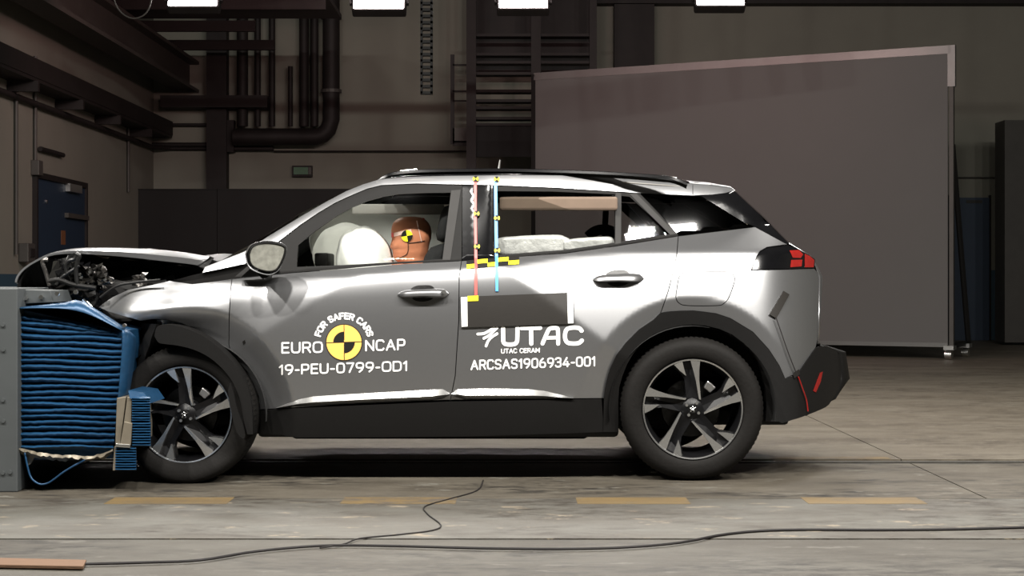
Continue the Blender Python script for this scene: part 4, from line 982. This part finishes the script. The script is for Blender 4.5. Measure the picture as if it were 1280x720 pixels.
# dent on the front door
patch('chip_mark', [(303, 427), (306, 425), (307, 429), (304, 431)], M['black_vinyl'], door1, -.002, .0005)
# ---------------------------------------------------------------- cabin
def cbox(name, a, b, m, bev=.03, parent=None):
    return put(MB().box(a, b).build(name, m, bevel=bev, smooth=60), parent)
def seat(yc, xb, name='seat'):
    root = bpy.data.objects.new(name, None); COL.objects.link(root); root.parent = car
    cbox('seat_base', (xb-.50, yc-.25, .42), (xb+.05, yc+.25, .60), M['seat'], .06, root)
    o = cbox('seat_back', (xb, yc-.25, .52), (xb+.14, yc+.25, 1.14), M['seat'], .06, root)
    for v in o.data.vertices: v.co.x += (v.co.z-.55)*.28
    o = cbox('headrest', (xb+.06, yc-.14, 1.15), (xb+.16, yc+.14, 1.34), M['seat'], .04, root)
    for v in o.data.vertices: v.co.x += (v.co.z-.55)*.22
    for s_ in (-.06, .06): put(MB().tube([(xb+.22, yc+s_, 1.08), (xb+.25, yc+s_, 1.2)], .008, 8).build('headrest_rod', M['satin_metal']), root)
    return root
seat(.47, -.58); seat(1.27, -.50)
cbox('rear_bench', (.42, .42, .42), (.95, 1.32, .60), M['seat'], .05); o = cbox('bench_back', (.92, .42, .5), (1.04, 1.32, .98), M['seat'], .04)
for v in o.data.vertices: v.co.x += (v.co.z-.5)*.3
# lining of the far doors and roof
sheet('headliner', [edge(470, 228, .012), edge(520, 224.5, .015), edge(640, 223, .018), edge(740, 225, .018), edge(850, 233, .012)], M['liner'], n=13)
q0, q1 = wp(622, 255, 1.36), wp(775, 262, 1.36)
q0, q1 = wp(624, 263, .26), wp(772, 246, .26)
put(MB().box((q0.x, .245, q0.z), (q1.x, .30, q1.z)).build('roof_lining_rail', mat('brown_lining', (.16, .115, .085, 1), .9, 0, .15, 20), bevel=.012))
# grab handle / sun visor
cbox('sun_visor', tuple(wp(440, 268, .62)), tuple(wp(555, 255, .62)+Vector((0, .04, 0))), M['liner'], .01)
# dashboard, wheel, column
rows = []
for x, z in ((X_(330), .93), (X_(345), 1.0), (X_(372), 1.01), (X_(395), .98), (X_(405), .9), (X_(400), .7)):
    rows.append([Vector((x, y, z+.02*math.sin(y*4))) for y in (.14, .4, .7, 1.0, 1.3, 1.6)])
put(MB().grid(rows).build('dashboard', M['black_plastic'], smooth=50))
cbox('instrument_binnacle', tuple(wp(393, 333, .35)), tuple(wp(410, 316, .35)+Vector((0, .3, 0))), M['dark_trim'], .01)
sc_ = wp(428, 338, .45)
sw = MB(); pts = []
for i in range(25):
    a = 2*PI*i/24; pts.append(Vector((sc_.x+.06*math.sin(a), .47+.17*math.cos(a), sc_.z-.05+.16*math.sin(a))))
put(sw.tube(pts, .014, 10, False).build('steering_wheel', M['black_plastic'], smooth=True)); put(MB().tube([(sc_.x-.02, .47, sc_.z-.06), (sc_.x-.3, .47, sc_.z-.2)], .035, 12).build('steering_column', M['black_plastic'], smooth=True))
# airbags
def bag(name, cx, cy, cz, rx, ry, rz, tilt, m, seed, e=2.4, nu=36, nv=20):
    rnd = random.Random(seed); ph = [rnd.uniform(0, 6) for _ in range(8)]; vs = []; rows = []
    for j in range(nv+1):
        v = -PI/2+PI*j/nv; row = []
        for i in range(nu+1):
            u = 2*PI*i/nu
            f = lambda c: math.copysign(abs(c)**(2/e), c)
            x, y, z = rx*f(math.cos(v))*f(math.cos(u)), ry*f(math.cos(v))*f(math.sin(u)), rz*f(math.sin(v))
            k = 1+.018*math.sin(6*u+ph[0]+4*v)*math.cos(v)+.012*math.sin(11*u+ph[1])*math.cos(v)+.015*math.sin(7*v+ph[2]+2*u)
            x, y, z = x*k, y*k, z*k
            c_, s_ = math.cos(tilt), math.sin(tilt); row.append(Vector((cx+x*c_-z*s_, cy+y, cz+x*s_+z*c_)))
        rows.append(row)
    return put(MB().grid(rows).build(name, m, smooth='all'))
p = wp(456.5, 329, .46)
bag('airbag', p.x, .47, p.z, .137, .30, .185, math.radians(14), M['airbag'], 2, 2.25)
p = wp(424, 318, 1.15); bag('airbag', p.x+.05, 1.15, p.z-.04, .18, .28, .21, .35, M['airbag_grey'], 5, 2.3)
p = wp(470, 280, 1.5); bag('curtain_airbag', p.x+.08, 1.46, p.z-.10, .44, .035, .20, 0, M['airbag'], 8, 3.2)
q = wp(664, 307.5, .30); bag('curtain_airbag', q.x, .30, q.z, .19, .035, .052, math.radians(2.5), M['foil'], 9, 4)
q = wp(735, 305, .29); bag('curtain_airbag', q.x, .29, q.z, .13, .03, .032, math.radians(4), M['foil'], 19, 4)
put(MB().tube(cr([tuple(wp(a, b, 1.2)) for a, b in ((735, 296), (742, 290), (752, 287), (764, 289), (768, 298))], 5), .03, 10).build('far_headrest', M['seat'], smooth=True))

# ================================================================== crash test dummy
dm = thing('crash_test_dummy', 'tan vinyl crash test dummy in the driving seat with its face against the white airbag', 'dummy', (-.53, .47, .6))
DM0 = Vector((-.53, .47, .6))
def dput(o, parent=None):
    o.data.transform(Matrix.Translation(-DM0)); o.parent = parent or dm; return o
HY0 = .47                                   # the head's middle plane
kh = (D+HY0-.06)/F
hx = lambda px: (px-640)*kh
hz = lambda py: ZC+(HY-py)*kh
# head: side profile front x / back x by height (pixel rows)
hp = [(270.3, 508, 518, .02), (271.5, 500, 526, .045), (274, 494.5, 531, .06), (278, 490.5, 535, .069), (283, 488.6, 537.5, .074), (288, 488.0, 538.5, .077), (292, 488.0, 538.7, .078),
      (296, 488.6, 538.5, .078), (299, 488.8, 538, .077), (302, 488.0, 537, .076), (305, 487.0, 536, .074), (307.5, 486.2, 535.5, .072), (309.5, 487.0, 535, .070), (311.5, 488.8, 535, .068), (313.5, 489.2, 534.6, .067), (315.5, 489.2, 534.4, .066),
      (317.5, 490.2, 534, .064), (320, 490.0, 533.5, .061), (323, 491.5, 533, .058), (326, 494, 533, .056), (328, 499, 533, .055), (331, 504.5, 532.6, .055), (338, 505, 533, .056), (346, 504, 535, .062), (352, 500, 538, .075)]
nU = 40; vs = []; fs = []
for (py, f, b, hw) in hp:
    xf, xb, z = hx(f), hx(b), hz(py); cx = (xf+xb)/2; rx = (xb-xf)/2
    for i in range(nU):
        a = 2*PI*i/nU; c_, s_ = math.cos(a), math.sin(a)
        x = cx+rx*math.copysign(abs(c_)**(.9), c_); y = hw*math.copysign(abs(s_)**.85, s_)
        if 299 < py < 311 and c_ < 0:          # narrow the nose in plan
            t = max(0, 1-abs(y)/.018); x = x if t > 0 else max(x, hx(489.4))
        if 294 < py < 302 and c_ < 0: x += .006*math.exp(-((abs(y)-.032)/.012)**2)     # eye sockets
        if 313 <= py <= 316 and c_ < 0 and abs(y) < .025: x += .002                    # mouth line
        vs.append((x, HY0+y, z))
n = len(hp)
fs = [(i*nU+k, i*nU+(k+1) % nU, (i+1)*nU+(k+1) % nU, (i+1)*nU+k) for i in range(n-1) for k in range(nU)]
fs += [tuple(range(nU)), tuple((n-1)*nU+k for k in range(nU))]
hm = MB().add(vs, fs)
# body skeleton grown with the Skin modifier, then fused with the head
J = [((-.62, .47, .66), .11), ((-.60, .47, .80), .12), ((-.585, .47, .93), .125), ((-.565, .47, 1.00), .09), ((-.565, .47, 1.05), .055),
     ((-.585, .30, .97), .058), ((-.70, .24, .83), .046), ((-.84, .36, .93), .036), ((-.90, .40, .95), .022),
     ((-.585, .64, .97), .058), ((-.70, .70, .83), .046), ((-.84, .58, .93), .036), ((-.90, .54, .95), .022),
     ((-.66, .38, .64), .085), ((-1.02, .35, .70), .062), ((-1.30, .36, .42), .045), ((-1.40, .36, .40), .04),
     ((-.66, .56, .64), .085), ((-1.02, .59, .70), .062), ((-1.30, .58, .42), .045), ((-1.40, .58, .40), .04)]
E_ = [(0, 1), (1, 2), (2, 3), (3, 4), (2, 5), (5, 6), (6, 7), (7, 8), (2, 9), (9, 10), (10, 11), (11, 12), (0, 13), (13, 14), (14, 15), (15, 16), (0, 17), (17, 18), (18, 19), (19, 20)]
# five fingers on each hand, closed round the wheel rim
for hnd, wr in ((0, 8), (1, 12)):
    base = Vector(J[wr][0]); sgn = -1 if hnd == 0 else 1
    for f_ in range(5):
        o_ = Vector((-.05, sgn*(.03-.017*f_)*.9, .012)) if f_ < 4 else Vector((-.02, -sgn*.035, .018))
        l_ = (.036, .042, .040, .032, .030)[f_]
        a_ = len(J); J.append((tuple(base+o_), .011)); J.append((tuple(base+o_+Vector((-l_*.8, 0, -.004))), .0095)); J.append((tuple(base+o_+Vector((-l_, 0, -.030))), .0085))
        E_ += [(wr, a_), (a_, a_+1), (a_+1, a_+2)]
me = bpy.data.meshes.new('sk'); me.from_pydata([j[0] for j in J], E_, []); me.update()
so = bpy.data.objects.new('sk', me); COL.objects.link(so)
md = so.modifiers.new('s', 'SKIN'); md.use_smooth_shade = True
for i, sv in enumerate(me.skin_vertices[0].data):
    sv.radius = (J[i][1], J[i][1]); sv.use_root = (i == 0)
so.modifiers.new('sub', 'SUBSURF').levels = 2
dg = bpy.context.evaluated_depsgraph_get()
bme = bpy.data.meshes.new_from_object(so.evaluated_get(dg))
hm.add([tuple(v.co) for v in bme.vertices], [tuple(p.vertices) for p in bme.polygons])
bpy.data.objects.remove(so)
body = hm.build('body', None, None, smooth=True, fix=True)
rm = body.modifiers.new('r', 'REMESH'); rm.mode = 'VOXEL'; rm.voxel_size = .0045; rm.use_smooth_shade = True
sm = body.modifiers.new('sm', 'SMOOTH'); sm.iterations = 3; sm.factor = .4
dg = bpy.context.evaluated_depsgraph_get()
bme = bpy.data.meshes.new_from_object(body.evaluated_get(dg)); body.modifiers.clear(); body.data = bme
body.data.materials.clear(); body.data.materials.append(M['skin']); body.data.materials.append(M['shirt'])
for p in body.data.polygons:
    p.use_smooth = True
    c = p.center
    if c.z < 1.035 and c.x > -.80 or (c.z < .8 and c.x > -1.28): p.material_index = 1
dput(body)
# surface stickers and seams follow the head's near side
hb_t = [(a, (hx(f)+hx(b))/2, (hx(b)-hx(f))/2, hw) for a, f, b, hw in hp]
def head_at(px, py, off=.002):
    x, z = hx(px), hz(py)
    cx = lerp([(t[0], t[1]) for t in hb_t], py); rx = lerp([(t[0], t[2]) for t in hb_t], py); hw = lerp([(t[0], t[3]) for t in hb_t], py)
    c_ = max(-1, min(1, (x-cx)/rx)); c_ = math.copysign(abs(c_)**(1/.9), c_); s_ = math.sqrt(max(0, 1-c_*c_))
    return Vector((x, HY0-hw*s_**.85-off, z))
def hpatch(name, q, m, off=.003):
    # tessellate the quad and lay it on the head
    n_ = 6; rows = []
    for j in range(n_+1):
        rows.append([head_at(*[((q[0][k]*(1-i/n_)+q[1][k]*i/n_)*(1-j/n_)+(q[3][k]*(1-i/n_)+q[2][k]*i/n_)*j/n_) for k in (0, 1)], off) for i in range(n_+1)])
    o = MB().grid(rows).build(name, m, smooth=True); dput(o); return o
hpatch('head_tape', [(490, 291.5), (514, 286.5), (515, 291), (491, 296)], M['tape_pink'], .003)
hpatch('head_tape', [(487.9, 291), (491.5, 290.5), (492, 296), (488, 296.5)], M['red_tape'], .005)
for i in range(4):
    q = [(509, 295)]+[(509+7.2*math.cos(math.radians(-10+90*i+k*15)), 295+7.2*math.sin(math.radians(-10+90*i+k*15))) for k in range(7)]
    vs_ = [head_at(a, b, .0055) for a, b in q]
    dput(MB().add(vs_, [(0, k, k+1) for k in range(1, 7)]).build('head_target', M['yellow'] if i % 2 else M['black_vinyl']))
def seam(pts, r, m): dput(MB().tube([tuple(head_at(a, b, .0015)) for a, b in cr(pts, 4)], r, 6).build('head_seam', m))
seam([(521, 276), (523, 284), (525, 293), (527, 302)], .0022, M['tape_pink']); seam([(511, 304), (520, 303), (531, 301)], .0018, M['black_vinyl'])
seam([(510, 302), (510.5, 309), (509, 317), (503, 321), (497, 324)], .0018, M['black_vinyl'])
MBe = MB()
dput(MB().tube([head_at(527.5, 273, .0), head_at(530, 274.5, -.002)], .006, 8).build('head_clip', M['red_tape']))
# dark skull cap at the back of the head
p = wp(464, 303, .42)

# ================================================================== barrier
bb = thing('barrier_block', 'grey painted steel barrier block at the left edge carrying the blue crush face', 'barrier', (-2.9, 0, 0))
B0 = Vector((-2.9, 0, 0))
def bput(o, parent): o.data.transform(Matrix.Translation(-B0)); o.parent = parent; return o
YN = -.40
def bp_(px, py, Y=YN): return wp(px, py, Y)
xr = bp_(22, 400).x; zt = bp_(10, 360).z
bput(MB().box((-4.0, YN, 0), (xr, 1.15, zt)).build('block_body', M['block'], bevel=.006), bb)
for px, py in ((4, 406), (4.5, 437), (4, 500), (4.5, 526), (4, 591), (13, 590)):
    p = bp_(px, py); bput(MB().tube([p+Vector((0, -.008, 0)), p+Vector((0, .002, 0))], .009, 10).build('bolt', M['block']), bb)
bput(MB().hexa([bp_(22, 380, -.28), bp_(66, 378, -.28), bp_(63, 363, -.28), bp_(22, 361.5, -.28)], (0, 1.2, 0)).build('mounting_plate', M['block'], bevel=.003), bb)
for px, py in ((33, 372.5), (52, 371.5), (72, 367), (95, 365)):
    p = bp_(px, py, -.285); bput(MB().tube([p+Vector((0, -.012, 0)), p+Vector((0, .002, 0))], .011, 6).build('bolt', M['bolt']), bb)
df = thing('crush_barrier', 'blue crumpled honeycomb crash barrier wedged between grey block and car wheel', 'barrier', (-2.9, 0, 0))
YD = -.34
def right_edge(py): return lerp([(385, 110), (400, 140), (412, 152), (440, 152), (480, 150), (520, 145), (545, 143), (566, 140)], py)
rnd = random.Random(5)
ys = []; y = 391.0
while y < 566: ys.append(y); y += 7.7+rnd.uniform(-.8, .8)
for i, y in enumerate(ys[:-1]):
    y2 = ys[i+1]; h = y2-y
    sl = lerp([(391, 1.0), (410, .35), (450, .12), (566, .02)], y)   # layers droop towards the car near the top
    rows = []
    ph = rnd.uniform(0, 6)
    cols = 24
    for c in range(cols+1):
        t = c/cols; x = 22.5+(right_edge(y)-22.5)*t
        dy = 16*sl*t+.9*math.sin(ph+t*7)+rnd.uniform(-.35, .35)
        dy0 = dy if i else dy
        bend = rnd.uniform(-.004, .004)
        rows.append([wp(x, y+dy+h*k, YD+b_+bend*(.2 < k < .9)) for k, b_ in ((0, .022), (.12, .008), (.3, -.004), (.5, -.010), (.68, -.004), (.86, .009), (1.0, .022))])
    bput(MB().grid(rows).build('honeycomb_layer', M['blue'], smooth=60), df)
bput(MB().hexa([wp(22.5, 575, YD+.04), wp(141, 573, YD+.04), wp(152, 414, YD+.04), wp(22.5, 386, YD+.04)], (0, 1.2, 0)).build('honeycomb_core', M['blue']), df)
# top sheet peeled up, front sheet folded round the corner
def grid_px(name, rws, m, parent=df, smooth=50):
    rows = [cr([tuple(wp(*q)) for q in r], 3) for r in rws]; o = MB().grid(rows).build(name, m, smooth=smooth); bput(o, parent)
    s_ = o.modifiers.new('solid', 'SOLIDIFY'); s_.thickness = .004; return o
grid_px('top_sheet', [[(23, 385, YD-.03), (50, 384.5, YD-.05), (85, 386, YD-.06), (115, 394, YD-.06), (153, 413, YD-.03)],
                      [(23, 384, YD), (50, 381.5, YD), (80, 378.5, YD), (104, 377, YD), (155, 411, YD+.02)],
                      [(23, 382, YD+.5), (50, 380, YD+.5), (80, 378, YD+.5), (104, 378, YD+.5), (158, 410, YD+.4)],
                      [(23, 381, YD+1.1), (50, 381, YD+1.1), (80, 380, YD+1.1), (104, 380, YD+1.1), (150, 400, YD+1.0)]], M['blue'])
grid_px('front_sheet', [[(152.5, 412, YD-.025), (152.5, 430, YD-.03), (150.5, 460, YD-.03), (148, 490, YD-.03), (146, 505, YD-.02)],
                        [(161, 414, YD+.05), (162, 432, YD+.04), (160, 462, YD+.04), (156, 492, YD+.04), (150, 505, YD+.04)],
                        [(168, 420, YD+.25), (168, 438, YD+.25), (165, 465, YD+.25), (160, 495, YD+.25), (158, 510, YD+.25)],
                        [(172, 424, YD+.9), (172, 440, YD+.9), (168, 465, YD+.9), (164, 495, YD+.9), (164, 560, YD+.9)]], M['blue'])
p = wp(155, 407, YD-.02); bput(MB().tube([p, p+Vector((0, .02, 0))], .009, 8).build('rivet', M['bolt']), df)
# torn foil along the bottom edge and the hanging loop of sheet
rnd = random.Random(2)
rows = []
for i in range(31):
    t = i/30; x = 23+118*t; yb = lerp([(0, 559), (.12, 563), (.25, 566), (.5, 569), (.75, 570), (.9, 567), (1, 561)], t)
    rows.append([wp(x, yb+rnd.uniform(-1, 1), YD-.025+rnd.uniform(-.006, .006)), wp(x, yb+3.5+rnd.uniform(-1.5, 1.5), YD-.035+rnd.uniform(-.01, .01)), wp(x, yb+7+rnd.uniform(-2, 2), YD-.01+rnd.uniform(-.01, .01)), wp(x, yb+6, YD+.08)])
bput(MB().grid(rows).build('torn_foil', M['tan'], smooth=30), df)
lp = cr([(30, 566), (33, 582), (37, 596), (43, 603), (51, 606.5), (60, 605), (68, 600), (80, 591), (95, 582), (112, 573)], 4)
rows = [[wp(a, b, YD-.03), wp(a, b, YD+.25), wp(a, b, YD+.9)] for a, b in lp]
o = bput(MB().grid(rows).build('hanging_sheet', M['blue'], smooth=60), df); s_ = o.modifiers.new('solid', 'SOLIDIFY'); s_.thickness = .008
bput(MB().hexa([wp(34, 566, YD), wp(46, 566, YD), wp(38, 580, YD), wp(34, 582, YD)][::-1], (0, .02, 0)).build('torn_foil', M['tan']), df)
# bumper element: three crushed honeycomb bricks with tan plates
def brick(x0, x1, y0, y1, n_, Y, dep=.5):
    rows = []
    root = MB()
    for i in range(n_):
        a, b = y0+(y1-y0)*i/n_, y0+(y1-y0)*(i+1)/n_; h = b-a
        rows += [[wp(x0, a+h*k, Y+o_) for k, o_ in ((0, .012), (.5, -.006), (1., .012))]]
    prof_ = []
    for i in range(n_):
        a, b = y0+(y1-y0)*i/n_, y0+(y1-y0)*(i+1)/n_; h = b-a
        prof_ += [(a, .014), (a+h*.25, 0), (a+h*.6, -.006), (a+h*.85, .006)]
    prof_.append((y1, .014))
    g_ = []
    for y_, o_ in prof_:
        t = (y_-y0)/(y1-y0)
        g_.append([wp(x0, y_, Y+o_+.02), wp(x0+.5, y_, Y+o_), wp((x0+x1)/2, y_+.5*math.sin(y_), Y+o_-.004), wp(x1-.5, y_, Y+o_), wp(x1, y_, Y+o_+.03), wp(x1-1, y_, Y+dep), wp(x0+1, y_, Y+dep), wp(x0, y_, Y+o_+.02)])
    root.grid(g_)
    m_ = len(g_[0]); root.f += [tuple(range(m_-1)), tuple((len(g_)-1)*m_+k for k in range(m_-1))]
    return bput(root.build('bumper_honeycomb', M['blue'], smooth=30), df)
YE = -.44
brick(164.5, 188, 496, 527, 10, YE); brick(165, 188.5, 527.5, 558, 9, YE); brick(143.5, 170.5, 559, 588, 9, YE)
bput(MB().hexa([wp(144, 556, YE+.01), wp(150, 556, YE+.01), wp(157.5, 496, YE+.01), wp(146, 497.5, YE+.01)], (0, .45, 0)).build('bumper_plate', M['tan'], bevel=.002), df)
bput(MB().hexa([wp(151, 556, YE+.005), wp(163.5, 557, YE+.005), wp(164.5, 496.5, YE+.005), wp(159, 496, YE+.005)], (0, .45, 0)).build('bumper_plate', M['tan'], bevel=.002), df)
bput(MB().hexa([wp(155, 527, YE-.012), wp(165, 529, YE-.012), wp(163, 557, YE-.012), wp(150, 556, YE-.012)][::-1], (0, .015, 0)).build('bumper_plate', M['tan'], bevel=.002), df)
bput(MB().hexa([wp(143, 558.5, YE-.015), wp(163, 560, YE-.015), wp(162, 555.5, YE-.015), wp(146, 554.5, YE-.015)], (0, .3, 0)).build('bumper_strip', M['bolt'], bevel=.002), df)
bput(MB().hexa([wp(141, 588, YE), wp(144, 588, YE), wp(146, 556, YE), wp(143, 558, YE)], (0, .45, 0)).build('bumper_plate', M['tan']), df)
bput(MB().hexa([wp(162, 498, YE-.004), wp(189, 504, YE-.004), wp(180, 491, YE+.05), wp(160, 488, YE+.05)], (0, .3, 0)).build('bumper_cap', M['blue'], bevel=.002), df)
# labels of the two tanks of barrier parts stay apart from the car
